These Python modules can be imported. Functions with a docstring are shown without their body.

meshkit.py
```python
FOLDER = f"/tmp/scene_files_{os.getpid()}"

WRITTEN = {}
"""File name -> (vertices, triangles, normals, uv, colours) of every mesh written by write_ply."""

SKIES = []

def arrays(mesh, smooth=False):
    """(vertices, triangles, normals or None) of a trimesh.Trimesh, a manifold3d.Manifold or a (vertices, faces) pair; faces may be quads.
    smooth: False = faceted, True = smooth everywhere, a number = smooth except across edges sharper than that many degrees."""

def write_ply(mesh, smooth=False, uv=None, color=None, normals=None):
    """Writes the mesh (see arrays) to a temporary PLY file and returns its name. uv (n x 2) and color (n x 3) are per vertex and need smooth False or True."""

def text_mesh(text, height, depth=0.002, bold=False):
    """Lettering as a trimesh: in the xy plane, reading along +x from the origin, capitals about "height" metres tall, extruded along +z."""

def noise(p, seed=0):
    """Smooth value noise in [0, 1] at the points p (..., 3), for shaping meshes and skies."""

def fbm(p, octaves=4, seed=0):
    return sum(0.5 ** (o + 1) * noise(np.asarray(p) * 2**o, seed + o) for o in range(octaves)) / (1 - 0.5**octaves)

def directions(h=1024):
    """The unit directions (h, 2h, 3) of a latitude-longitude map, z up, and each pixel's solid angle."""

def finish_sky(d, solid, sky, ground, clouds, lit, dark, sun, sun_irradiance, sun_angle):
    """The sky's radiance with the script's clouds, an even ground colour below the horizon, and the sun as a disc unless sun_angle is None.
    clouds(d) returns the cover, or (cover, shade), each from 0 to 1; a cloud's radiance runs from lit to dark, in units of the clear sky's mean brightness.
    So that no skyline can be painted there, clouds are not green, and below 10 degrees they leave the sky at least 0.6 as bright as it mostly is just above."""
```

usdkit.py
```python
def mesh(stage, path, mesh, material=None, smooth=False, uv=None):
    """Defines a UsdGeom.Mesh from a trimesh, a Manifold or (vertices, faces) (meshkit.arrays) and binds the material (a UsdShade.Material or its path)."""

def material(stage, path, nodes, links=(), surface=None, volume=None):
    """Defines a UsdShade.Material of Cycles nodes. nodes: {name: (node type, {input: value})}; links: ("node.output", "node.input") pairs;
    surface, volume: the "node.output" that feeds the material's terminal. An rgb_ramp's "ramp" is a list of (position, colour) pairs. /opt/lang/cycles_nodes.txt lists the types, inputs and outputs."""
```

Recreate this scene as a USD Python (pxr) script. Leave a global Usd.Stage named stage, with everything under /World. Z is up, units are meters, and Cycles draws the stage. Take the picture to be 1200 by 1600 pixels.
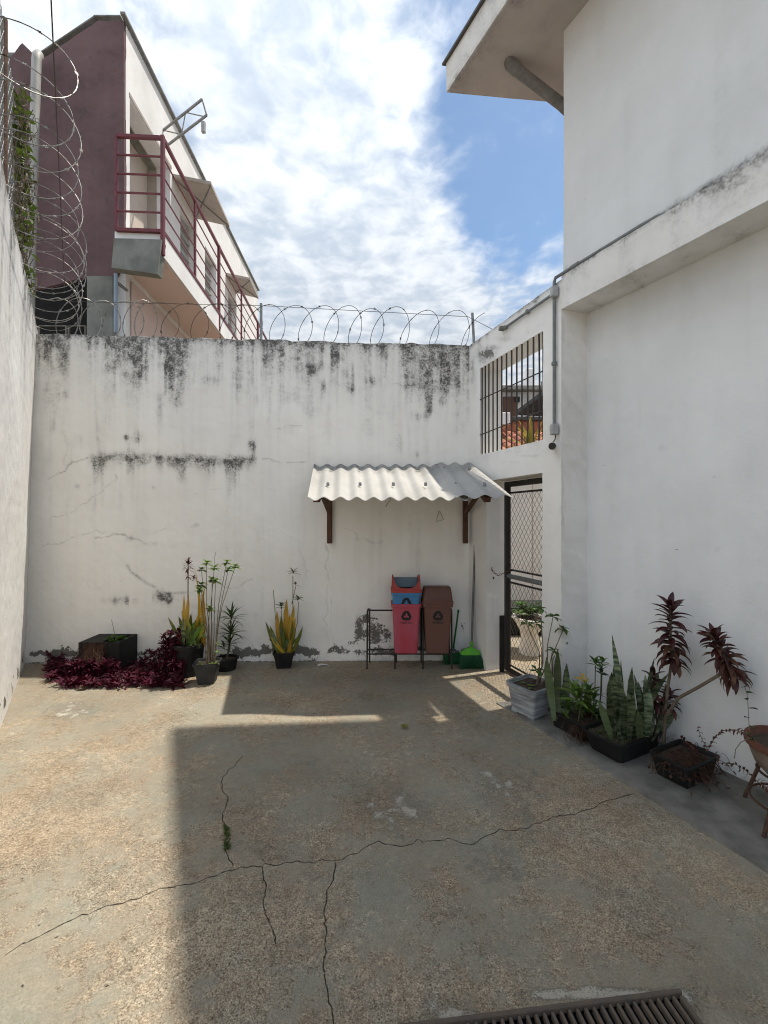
import math, random
import numpy as np, trimesh, manifold3d as m3
import usdkit, meshkit
from meshkit import noise, fbm
from pxr import Usd, UsdGeom, UsdLux, UsdShade, Gf, Sdf, Vt
from scipy.spatial import ConvexHull
from shapely.geometry import Polygon, LineString, Point
from shapely import affinity
from shapely.ops import unary_union

stage = Usd.Stage.CreateInMemory()
UsdGeom.SetStageUpAxis(stage, 'Z'); UsdGeom.SetStageMetersPerUnit(stage, 1.0)
UsdGeom.Xform.Define(stage, '/World'); UsdGeom.Scope.Define(stage, '/World/Looks')
random.seed(7); RNG = np.random.default_rng(11)

# ------------------------------------------------------------------ camera
F, CX, CY, H = 680.0, 600.0, 808.0, 1.55
cam = UsdGeom.Camera.Define(stage, '/World/camera')
cam.AddTranslateOp().Set(Gf.Vec3d(0, 0, H)); cam.AddRotateXOp().Set(90.0)
cam.CreateHorizontalApertureAttr(36.0); cam.CreateVerticalApertureAttr(48.0)
cam.CreateFocalLengthAttr(36.0 * F / 1200.0)
cam.CreateVerticalApertureOffsetAttr((CY - 800.0) / 1200.0 * 36.0)
cam.CreateExposureAttr(EXPO := 1.40)
# ------------------------------------------------------------------ sky, sun
SUN = np.array([.372, .128, 1.0]); SUN /= np.linalg.norm(SUN)
ELEV, ROT = math.asin(SUN[2]), math.atan2(SUN[0], SUN[1])
SKY_STRENGTH, SUN_INT = 0.10, 0.50
CLOUD_LIT, CLOUD_DARK = (3.85, 4.0, 4.15), (2.35, 2.68, 3.1)
usdkit.material(stage, '/World/Looks/sky_look', {
    'sky': ('sky_texture', dict(sky_type='single_scattering', sun_disc=False, sun_elevation=ELEV, sun_rotation=ROT, aerosol_density=0.6, air_density=1.0, ozone_density=1.3)),
    'tc': ('texture_coordinate', {}), 'sep': ('separate_xyz', {}),
    'zc': ('math', dict(math_type='maximum', value2=0.06)),
    'za': ('math', dict(math_type='add', value2=0.04)),
    'px': ('math', dict(math_type='divide')), 'py': ('math', dict(math_type='divide')),
    'pp': ('combine_xyz', dict(z=3.7)),
    'big': ('noise_texture', dict(scale=2.1, detail=7.0, roughness=0.58, distortion=0.5)),
    'puff': ('noise_texture', dict(scale=8.5, detail=7.0, roughness=0.55, distortion=0.25)),
    'mapd': ('mapping', dict(scale=(1.25, 0.55, 1.0), rotation=(0, 0, 0.55))),
    'qx': ('math', dict(math_type='multiply', value2=0.9)),
    'qy': ('math', dict(math_type='multiply_add', value2=-0.27)),
    'gap': ('map_range', dict(clamp=True, from_min=-0.33, from_max=-0.09, to_min=0.50, to_max=-0.34)),
    'low': ('map_range', dict(clamp=True, from_min=1.22, from_max=1.75, to_min=0.0, to_max=0.60)),
    's1': ('math', dict(math_type='multiply_add', value2=1.5)),
    's2': ('math', dict(math_type='multiply_add', value2=0.75)),
    's3': ('math', dict(math_type='add')),
    'gap2': ('map_range', dict(clamp=True, from_min=0.30, from_max=0.75, to_min=0.0, to_max=0.75)), 'gs': ('math', dict(math_type='add')),
    'cie': ('math', dict(math_type='multiply_add', value2=0.95, value3=0.52)), 'cv': ('combine_xyz', {}), 'cm': ('mix_color', dict(blend_type='multiply', fac=1.0, use_clamp=False)),
    'cov': ('map_range', dict(range_type='smoothstep', from_min=0.84, from_max=1.42, to_min=0.04, to_max=0.96)),
    'shade': ('map_range', dict(range_type='smoothstep', from_min=0.30, from_max=0.70, to_min=0.0, to_max=1.0)),
    'cc': ('mix_color', dict(a=CLOUD_DARK, b=CLOUD_LIT, use_clamp=False)),
    'tint': ('mix_color', dict(blend_type='multiply', fac=1.0, b=(.58, .64, .64), use_clamp=False)),
    'mx': ('mix_color', dict(use_clamp=False)),
    'bg': ('background_shader', dict(strength=SKY_STRENGTH)),
}, [('tc.generated', 'sep.vector'), ('sep.z', 'zc.value1'), ('zc.value', 'za.value1'), ('sep.x', 'px.value1'), ('za.value', 'px.value2'), ('sep.y', 'py.value1'), ('za.value', 'py.value2'),
    ('px.value', 'pp.x'), ('py.value', 'pp.y'), ('pp.vector', 'mapd.vector'), ('mapd.vector', 'big.vector'), ('pp.vector', 'puff.vector'),
    ('px.value', 'qx.value1'), ('py.value', 'qy.value1'), ('qx.value', 'qy.value3'), ('qy.value', 'gap.value'), ('py.value', 'low.value'),
    ('qy.value', 'gap2.value'), ('gap.result', 'gs.value1'), ('gap2.result', 'gs.value2'), ('zc.value', 'cie.value1'), ('cie.value', 'cv.x'), ('cie.value', 'cv.y'), ('cie.value', 'cv.z'), ('cc.result', 'cm.a'), ('cv.vector', 'cm.b'), ('big.fac', 's1.value1'), ('gs.value', 's1.value3'), ('puff.fac', 's2.value1'), ('s1.value', 's2.value3'), ('s2.value', 's3.value1'), ('low.result', 's3.value2'),
    ('s3.value', 'cov.value'), ('puff.fac', 'shade.value'), ('shade.result', 'cc.fac'),
    ('sky.color', 'tint.a'), ('tint.result', 'mx.a'), ('cm.result', 'mx.b'), ('cov.result', 'mx.fac'), ('mx.result', 'bg.color')], surface='bg.background')
dome = UsdLux.DomeLight.Define(stage, '/World/sky')
UsdShade.MaterialBindingAPI.Apply(dome.GetPrim()).Bind(UsdShade.Material.Get(stage, '/World/Looks/sky_look'))
sun = UsdLux.DistantLight.Define(stage, '/World/sun')
sun.CreateNormalizeAttr(True); sun.CreateIntensityAttr(SUN_INT); sun.CreateAngleAttr(1.0); sun.CreateColorAttr(Gf.Vec3f(1.0, 0.93, 0.83))
sun.AddRotateZOp().Set(math.degrees(-ROT)); sun.AddRotateXOp().Set(-(90 - math.degrees(ELEV)))

# ------------------------------------------------------------------ helpers
def P(u, v, Y): return np.array([(u - CX) / F * Y, Y, H + (CY - v) / F * Y])
def G(u, v, z=0.0): return P(u, v, F * (H - z) / (v - CY))
def V3(*a): return np.array(a, float)
def unit(a): a = np.asarray(a, float); return a / max(np.linalg.norm(a), 1e-12)
USED = {}
def path_of(parent, name):
    k = USED.setdefault(parent, {}); n = k.get(name, 0); k[name] = n + 1
    return f'{parent}/{name}' + (f'_{n:03d}' if n else '')
def put(prim, label=None, cat=None, group=None, kind=None):
    for k, x in (('label', label), ('category', cat), ('group', group), ('kind', kind)):
        if x: prim.SetCustomDataByKey(k, x)
    return prim
def M(n): return UsdShade.Material.Get(stage, '/World/Looks/' + n)

_hull = {}
def _chamfer_faces():
    if 'f' not in _hull:
        h = np.array([1, 1.1, 1.2]); b = .1; pts = _cpts(h, b); c = ConvexHull(pts); f = c.simplices.copy()
        for i, t in enumerate(f):
            a, bb, cc = pts[t]
            if np.dot(np.cross(bb - a, cc - a), a + bb + cc) < 0: f[i] = t[::-1]
        _hull['f'] = f
    return _hull['f']
def _cpts(h, b):
    out = []
    for ax in range(3):
        for s in np.ndindex(2, 2, 2):
            sg = np.array(s) * 2 - 1; q = h - b; q = np.array(q, float); q[ax] = h[ax]; out.append(sg * q)
    return np.array(out)
def rot_z(a): c, s = math.cos(a), math.sin(a); return np.array([[c, -s, 0], [s, c, 0], [0, 0, 1]])
def frame(d, up=(0, 0, 1)):
    d = unit(d); up = np.asarray(up, float)
    if abs(np.dot(d, unit(up))) > .98: up = np.array([0, 1., 0]) if abs(d[1]) < .9 else np.array([1., 0, 0])
    x = unit(np.cross(up, d)); return np.stack([x, np.cross(d, x), d], 1)

class MB:
    """collects shapes that become one mesh"""
    def __init__(s): s.v, s.f, s.n = [], [], 0
    def add(s, v, f):
        v = np.asarray(v, float); f = np.asarray(f, int)
        if f.shape[1] == 4: f = np.vstack([f[:, [0, 1, 2]], f[:, [0, 2, 3]]])
        s.v.append(v); s.f.append(f + s.n); s.n += len(v); return s
    def box(s, c, size, R=None, b=.004):
        h = np.asarray(size, float) / 2; b = min(b, h.min() * .45); v = _cpts(h, b)
        if R is not None: v = v @ np.asarray(R).T
        return s.add(v + np.asarray(c, float), _chamfer_faces())
    def bar(s, a, b, w, h=None, up=(0, 0, 1), bev=.003):
        a, b = np.asarray(a, float), np.asarray(b, float); L = np.linalg.norm(b - a)
        return s.box((a + b) / 2, (w, h or w, L), frame(b - a, up), bev)
    def tube(s, pts, r, n=8, caps=True):
        pts = np.asarray(pts, float); k = len(pts); r = np.broadcast_to(np.asarray(r, float), (k,))
        t = np.gradient(pts, axis=0); t /= np.maximum(np.linalg.norm(t, axis=1, keepdims=True), 1e-12)
        x = frame(t[0])[:, 0]; a = np.arange(n) / n * 2 * np.pi; vs = []
        for i in range(k):
            x = unit(x - t[i] * np.dot(x, t[i])); y = np.cross(t[i], x)
            vs.append(pts[i] + r[i] * (np.cos(a)[:, None] * x + np.sin(a)[:, None] * y))
        v = np.vstack(vs); i, j = np.meshgrid(np.arange(k - 1), np.arange(n), indexing='ij'); i, j = i.ravel(), j.ravel(); j2 = (j + 1) % n
        f = np.stack([i * n + j, i * n + j2, (i + 1) * n + j2, (i + 1) * n + j], 1); f = np.vstack([f[:, [0, 1, 2]], f[:, [0, 2, 3]]])
        if caps:
            v = np.vstack([v, pts[:1], pts[-1:]]); c0, c1 = len(v) - 2, len(v) - 1; jj = np.arange(n); j2 = (jj + 1) % n
            f = np.vstack([f, np.stack([np.full(n, c0), j2, jj], 1), np.stack([np.full(n, c1), (k - 1) * n + jj, (k - 1) * n + j2], 1)])
        return s.add(v, f)
    def lathe(s, prof, c=(0, 0, 0), n=24):
        prof = np.asarray(prof, float); k = len(prof); a = np.arange(n) / n * 2 * np.pi
        v = np.stack([prof[:, None, 0] * np.cos(a), prof[:, None, 0] * np.sin(a), np.broadcast_to(prof[:, None, 1], (k, n))], -1).reshape(-1, 3) + np.asarray(c, float)
        i, j = np.meshgrid(np.arange(k - 1), np.arange(n), indexing='ij'); i, j = i.ravel(), j.ravel(); j2 = (j + 1) % n
        return s.add(v, np.stack([i * n + j, i * n + j2, (i + 1) * n + j2, (i + 1) * n + j], 1))
    def loft(s, rings, cap0=True, cap1=True):
        """rings: list of (n,3) loops, counter-clockwise seen from the last one"""
        n = len(rings[0]); k = len(rings); v = np.vstack(rings); i, j = np.meshgrid(np.arange(k - 1), np.arange(n), indexing='ij'); i, j = i.ravel(), j.ravel(); j2 = (j + 1) % n
        f = np.stack([i * n + j, i * n + j2, (i + 1) * n + j2, (i + 1) * n + j], 1); f = np.vstack([f[:, [0, 1, 2]], f[:, [0, 2, 3]]])
        for on, r, flip in ((cap0, 0, True), (cap1, k - 1, False)):
            if on:
                v = np.vstack([v, rings[r].mean(0)]); c = len(v) - 1; jj = np.arange(n); j2 = (jj + 1) % n
                t = np.stack([np.full(n, c), r * n + jj, r * n + j2], 1); f = np.vstack([f, t[:, ::-1] if flip else t])
        return s.add(v, f)
    def grid(s, pts):
        """pts (a,b,3)"""
        a, b = pts.shape[:2]; i, j = np.meshgrid(np.arange(a - 1), np.arange(b - 1), indexing='ij'); i, j = i.ravel(), j.ravel()
        return s.add(pts.reshape(-1, 3), np.stack([i * b + j, (i + 1) * b + j, (i + 1) * b + j + 1, i * b + j + 1], 1))
    def prism(s, poly, depth, R=None, o=(0, 0, 0)):
        for g in getattr(poly, 'geoms', [poly]):
            m = trimesh.creation.extrude_polygon(g, depth, engine='earcut'); v = np.array(m.vertices)
            if R is not None: v = v @ np.asarray(R).T
            s.add(v + np.asarray(o, float), np.array(m.faces))
        return s
    def mani(s, man):
        m = man.to_mesh(); return s.add(m.vert_properties[:, :3], m.tri_verts)
    def xf(s, R=None, o=(0, 0, 0)):
        s.v = [(v if R is None else v @ np.asarray(R).T) + np.asarray(o, float) for v in s.v]; return s
    def arrays(s): return np.vstack(s.v), np.vstack(s.f)

def write(path, v, f, mat, smooth=30, attrs=None):
    """attrs: {name: function of the vertices -> (n,3)}"""
    v, f, n = meshkit.arrays((v, f), smooth)
    m = UsdGeom.Mesh.Define(stage, path)
    m.CreatePointsAttr(Vt.Vec3fArray.FromNumpy(v.astype(np.float32)))
    m.CreateFaceVertexCountsAttr(Vt.IntArray.FromNumpy(np.full(len(f), 3, np.int32)))
    m.CreateFaceVertexIndicesAttr(Vt.IntArray.FromNumpy(f.astype(np.int32).ravel()))
    m.CreateSubdivisionSchemeAttr('none')
    if n is not None: m.CreateNormalsAttr(Vt.Vec3fArray.FromNumpy(n.astype(np.float32))); m.SetNormalsInterpolation('vertex')
    for k, fn in (attrs or {}).items():
        UsdGeom.PrimvarsAPI(m).CreatePrimvar(k, Sdf.ValueTypeNames.Float3Array, 'vertex').Set(Vt.Vec3fArray.FromNumpy(np.asarray(fn(v), np.float32)))
    UsdShade.MaterialBindingAPI.Apply(m.GetPrim()).Bind(M(mat) if isinstance(mat, str) else mat)
    return m

class Thing:
    """an Xform at the thing's base whose children are its parts; shapes are given in world coordinates"""
    def __init__(s, name, label, cat, base=(0, 0, 0), group=None, kind=None):
        s.path = path_of('/World', name); s.base = np.asarray(base, float)
        x = UsdGeom.Xform.Define(stage, s.path); x.AddTranslateOp().Set(Gf.Vec3d(*map(float, s.base)))
        s.prim = put(x.GetPrim(), label, cat, group, kind)
    def part(s, name, mb, mat, smooth=30, under=None, label=None, attrs=None):
        v, f = mb.arrays() if isinstance(mb, MB) else mb
        p = path_of(under or s.path, name)
        at = {k: (lambda vv, fn=fn: fn(vv + s.base)) for k, fn in (attrs or {}).items()}
        m = write(p, v - s.base, f, mat, smooth, at); put(m.GetPrim(), label)
        return p
    def sub(s, name):
        p = path_of(s.path, name); UsdGeom.Xform.Define(stage, p); return p
def solo(name, mb, mat, label=None, cat=None, group=None, kind=None, smooth=30, attrs=None):
    v, f = mb.arrays() if isinstance(mb, MB) else mb
    m = write(path_of('/World', name), v, f, mat, smooth, attrs); put(m.GetPrim(), label, cat, group, kind); return m

# ------------------------------------------------------------------ materials
def pm(name, c, c2=None, scale=8, detail=5, lo=.35, hi=.65, rough=.7, rough2=None, bump=.25, bscale=90, bdist=.004, metallic=0.0, spec=.4, rand=0.0, trans=0.0, island=0.0, stretch=None, coat=0.0):
    """principled with two noise-mixed colours, fine relief, optional variation per object (rand) or per island, and light through leaves (trans)"""
    c2 = c2 or tuple(x * .8 for x in c)
    N = {'g': ('geometry', {}), 'n1': ('noise_texture', dict(scale=scale, detail=detail, roughness=.6)),
         'mr': ('map_range', dict(from_min=lo, from_max=hi)), 'mx': ('mix_color', dict(a=c, b=c2)),
         'n2': ('noise_texture', dict(scale=bscale, detail=4.0, roughness=.6)), 'bp': ('bump', dict(strength=bump, distance=bdist)),
         'rr': ('map_range', dict(from_min=.3, from_max=.7, to_min=rough, to_max=rough2 if rough2 is not None else min(1, rough + .12))),
         'p': ('principled_bsdf', dict(metallic=metallic, specular_ior_level=spec, coat_weight=coat))}
    L = [('n1.fac', 'mr.value'), ('mr.result', 'mx.fac'), ('n2.fac', 'bp.height'), ('bp.normal', 'p.normal'), ('n1.fac', 'rr.value'), ('rr.result', 'p.roughness')]
    if stretch:
        N['mp'] = ('mapping', dict(scale=stretch)); L += [('g.position', 'mp.vector'), ('mp.vector', 'n1.vector'), ('mp.vector', 'n2.vector')]
    else: L += [('g.position', 'n1.vector'), ('g.position', 'n2.vector')]
    out = 'mx.result'
    if rand or island:
        N['oi'] = ('object_info', {}); k = rand or island
        N['rv'] = ('map_range', dict(from_min=0., from_max=1., to_min=1 - k, to_max=1 + k)); N['hs'] = ('hsv', {})
        N['rh'] = ('map_range', dict(from_min=0., from_max=1., to_min=.5 - k * .05, to_max=.5 + k * .05))
        L += [(out, 'hs.color'), ('rv.result', 'hs.value'), ('rh.result', 'hs.hue')]
        src = 'oi.random' if rand else 'g.random_per_island'
        L += [(src, 'rv.value'), (src, 'rh.value')]; out = 'hs.color'
    L += [(out, 'p.base_color')]
    surf = 'p.BSDF'
    if trans:
        N['tr'] = ('translucent_bsdf', {}); N['br'] = ('mix_color', dict(blend_type='multiply', fac=1.0, b=(1.25, 1.35, .7), use_clamp=False)); N['ms'] = ('mix_closure', dict(fac=trans))
        L += [(out, 'br.a'), ('br.result', 'tr.color'), ('p.BSDF', 'ms.closure1'), ('tr.BSDF', 'ms.closure2')]; surf = 'ms.closure'
    return usdkit.material(stage, '/World/Looks/' + name, N, L, surface=surf)

def wall_mat(name, paint, paint2, mold=(.075, .071, .066), cement=(.21, .2, .175), hair=(.16, .15, .135), warm=(.66, .61, .53), gs=1.0):
    """painted render; primvar stain: r mould, g bare cement, b hairlines, all broken up by noise"""
    N = {'g': ('geometry', {}), 'at': ('attribute', dict(attribute='stain')), 'sp': ('separate_xyz', {}),
         'n1': ('noise_texture', dict(scale=1.3, detail=6., roughness=.62)), 'm1': ('map_range', dict(from_min=.35, from_max=.68)),
         'pa': ('mix_color', dict(a=paint, b=paint2)),
         'mp': ('mapping', dict(scale=(9., 9., .8))), 'nv': ('noise_texture', dict(scale=1.0, detail=5., roughness=.6)), 'mv': ('map_range', dict(from_min=.5, from_max=.78, to_min=0., to_max=.22)),
         'pb': ('mix_color', dict(b=warm)),
         'n3': ('noise_texture', dict(scale=52., detail=7., roughness=.75)), 'n4': ('noise_texture', dict(scale=130., detail=4., roughness=.6)),
         'n6': ('noise_texture', dict(scale=11., detail=8., roughness=.72)), 'nn': ('math', dict(math_type='add')), 'k1': ('math', dict(math_type='multiply_add', value2=3.6, value3=-3.6)), 'veil': ('math', dict(math_type='multiply_add', value2=.16)), 'k2': ('math', dict(math_type='multiply')), 'k2b': ('math', dict(math_type='add')),
         'mm': ('map_range', dict(range_type='smoothstep', from_min=.10, from_max=1.85, to_min=0., to_max=.76)), 'pc': ('mix_color', dict(b=mold)),
         'kg': ('math', dict(math_type='multiply_add', value2=1.7, value3=-1.7)), 'kg2': ('math', dict(math_type='add')),
         'mg': ('map_range', dict(range_type='smoothstep', from_min=.50, from_max=.56)), 'ce': ('mix_color', dict(a=cement, b=tuple(x * .55 for x in cement))), 'pd': ('mix_color', {}),
         'mb': ('map_range', dict(from_min=.1, from_max=1., to_min=0., to_max=.8)), 'pe': ('mix_color', dict(b=hair)),
         'h1': ('math', dict(math_type='multiply_add', value2=.5)), 'h2': ('math', dict(math_type='multiply_add', value2=-1.6)),'h3': ('math', dict(math_type='multiply_add', value2=-.9)),
         'bp': ('bump', dict(strength=.5, distance=.005)), 'p': ('principled_bsdf', dict(roughness=.88, specular_ior_level=.25))}
    L = [('at.vector', 'sp.vector'), ('g.position', 'n1.vector'), ('g.position', 'mp.vector'), ('mp.vector', 'nv.vector'), ('g.position', 'n3.vector'), ('g.position', 'n4.vector'),
         ('n1.fac', 'm1.value'), ('m1.result', 'pa.fac'), ('pa.result', 'pb.a'), ('nv.fac', 'mv.value'), ('mv.result', 'pb.fac'),
         ('g.position', 'n6.vector'), ('n3.fac', 'nn.value1'), ('n6.fac', 'nn.value2'), ('nn.value', 'k1.value1'), ('k1.value', 'k2.value1'), ('sp.x', 'k2.value2'), ('k2.value', 'k2b.value1'), ('sp.x', 'k2b.value2'), ('k2b.value', 'mm.value'), ('sp.x', 'veil.value1'), ('mm.result', 'veil.value3'), ('veil.value', 'pc.fac'), ('pb.result', 'pc.a'),
         ('nn.value', 'kg.value1'), ('kg.value', 'kg2.value1'), ('sp.y', 'kg2.value2'), ('kg2.value', 'mg.value'), ('n3.fac', 'ce.fac'), ('pc.result', 'pd.a'), ('ce.result', 'pd.b'), ('mg.result', 'pd.fac'),
         ('sp.z', 'mb.value'), ('mb.result', 'pe.fac'), ('pd.result', 'pe.a'),
         ('n4.fac', 'h1.value1'), ('n3.fac', 'h1.value3'), ('mg.result', 'h2.value1'), ('h1.value', 'h2.value3'), ('mb.result', 'h3.value1'), ('h2.value', 'h3.value3'), ('h3.value', 'bp.height'), ('bp.normal', 'p.normal'), ('pe.result', 'p.base_color')]
    return usdkit.material(stage, '/World/Looks/' + name, N, L, surface='p.BSDF')

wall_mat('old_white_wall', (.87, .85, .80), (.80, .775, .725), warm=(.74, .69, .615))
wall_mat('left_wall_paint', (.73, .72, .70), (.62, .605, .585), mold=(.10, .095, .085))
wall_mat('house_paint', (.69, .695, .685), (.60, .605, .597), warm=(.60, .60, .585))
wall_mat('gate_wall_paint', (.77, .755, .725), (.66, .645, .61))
wall_mat('purple_render', (.165, .102, .106), (.115, .072, .076), mold=(.05, .035, .035), warm=(.20, .135, .135))

# ------------------------------------------------------------------ ground
def poly_fn(uv, axis, jag=.012, seed=0):
    p = np.array([G(u, v)[:2] for u, v in uv]); k = axis; o = 1 - axis
    i = np.argsort(p[:, k]); p = p[i]
    def d(x):
        t = x[:, k]; e = np.interp(t, p[:, k], p[:, o])
        q = np.stack([t, np.zeros_like(t), np.zeros_like(t)], 1)
        e = e + (fbm(q * 9, 3, seed) - .5) * jag * 2.6 + (noise(q * 38, seed + 5) - .5) * jag * 1.1 + (noise(q * 90, seed + 8) - .5) * jag * .5
        sl = np.gradient(np.interp(p[:, k], p[:, k], p[:, o]), p[:, k]); s = np.interp(t, p[:, k], sl)
        r = (x[:, o] - e) / np.sqrt(1 + s * s)
        return np.where((t < p[0, k]) | (t > p[-1, k]), .5, np.clip(r, -.5, .5))
    return d
CRACKS = [poly_fn([(0, 1495), (60, 1462), (130, 1425), (250, 1390), (300, 1378), (365, 1352), (410, 1352), (450, 1342), (525, 1344), (555, 1335), (590, 1314), (630, 1320), (655, 1310), (700, 1312), (730, 1317), (760, 1305), (800, 1295), (850, 1285), (895, 1270), (990, 1238)], 0, .016, 1),
          poly_fn([(365, 1352), (353, 1330), (355, 1300), (348, 1280), (352, 1245), (346, 1230), (355, 1205), (380, 1180)], 1, .014, 2),
          poly_fn([(410, 1353), (416, 1385), (412, 1415), (425, 1450), (432, 1475)], 1, .012, 3),
          poly_fn([(522, 1346), (512, 1390), (508, 1430), (512, 1480), (513, 1540), (516, 1605)], 1, .012, 4),
          poly_fn([(215, 1078), (262, 1095), (300, 1112), (345, 1128), (365, 1140)], 0, .02, 5),
          poly_fn([(662, 1205), (668, 1230), (672, 1262), (685, 1290)], 1, .02, 6)]
def crk(a):
    def fn(v):
        x = v[:, :2]; inside = (x[:, 0] > -3.6) & (x[:, 0] < 2.3) & (x[:, 1] > 1) & (x[:, 1] < 4.6)
        return np.stack([np.where(inside, CRACKS[a + i](x), .5) for i in range(3)], 1)
    return fn
def blobs(u, v, L):
    s = 0
    for (a, b, ru, rv, k) in L: s = s + k * np.exp(-((u - a) / ru) ** 2 - ((v - b) / rv) ** 2)
    return s
def ground_stain(p):
    x, y = p[:, 0], np.maximum(p[:, 1], .3); u = CX + F * x / y; v = CY + F * H / y
    q = np.stack([x, y, np.zeros_like(x)], 1)
    n1, n2, n3 = fbm(q * 1.7, 4, 21), fbm(q * 5, 4, 33), fbm(q * 11, 3, 40)
    ca, cb = np.abs(CRACKS[0](q)), np.abs(CRACKS[3](q))
    n4 = fbm(q * 26, 3, 47); skin = (n1 - .5) * 1.9 + (n2 - .5) * 1.6 + (n4 - .5) * 1.2 + .38 + .28 * np.exp(-ca / .06) + .25 * np.exp(-cb / .05)
    skin = skin + blobs(u, v, [(400, 1095, 60, 35, .35), (330, 1105, 70, 18, .3), (520, 1170, 90, 40, .5), (690, 1225, 70, 30, .45), (680, 1330, 60, 25, .45), (430, 1375, 60, 25, .4), (900, 1190, 90, 40, .25),
                             (120, 1440, 110, 30, .5), (20, 1540, 90, 70, .4), (30, 1190, 50, 40, .4), (620, 1460, 90, 40, .15), (1150, 1450, 120, 90, .55), (1030, 1390, 150, 40, .3), (740, 1075, 140, 25, .3),
                             (150, 1300, 120, 60, -.2), (200, 1500, 120, 60, -.35), (370, 1480, 90, 90, -.25), (900, 1420, 160, 70, -.25), (560, 1290, 60, 50, -.3), (850, 1270, 60, 40, -.2), (430, 1240, 60, 40, -.15)])
    fl = blobs(u, v, [(640, 1275, 50, 40, .9), (590, 1255, 40, 30, .5), (790, 1225, 60, 40, .7), (740, 1330, 60, 35, .6), (830, 1250, 50, 40, .5), (400, 1275, 30, 15, .7), (415, 1325, 25, 20, .7), (110, 1110, 60, 18, .9), (800, 1370, 50, 30, .4), (500, 1190, 60, 30, .35),
                     (700, 1130, 120, 40, .35), (860, 1500, 160, 20, .25), (720, 1590, 90, 16, 1.2), (680, 1565, 30, 20, 1.0), (930, 1553, 130, 10, 1.5), (1080, 1560, 30, 40, .9), (250, 1180, 160, 30, .25)])
    fl = .68 * fl * (.1 + 1.2 * n2 + 2.2 * np.clip(n3 - .42, 0, 1) + 1.5 * np.clip(n4 - .45, 0, 1)) + .26 * n4
    wet = blobs(u, v, [(560, 1060, 120, 14, .5), (250, 1075, 60, 10, .5), (640, 1085, 160, 25, .25), (60, 1060, 60, 14, .4), (1160, 1540, 60, 60, .4)]) + np.clip(n1 - .55, 0, 1)
    far = (np.abs(x) > 6) | (y > 6)
    return np.stack([np.where(far, .4, np.clip(skin, 0, 1.2)), np.where(far, 0, np.clip(fl, 0, 1)), np.where(far, .1, np.clip(wet, 0, 1))], 1)
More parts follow.
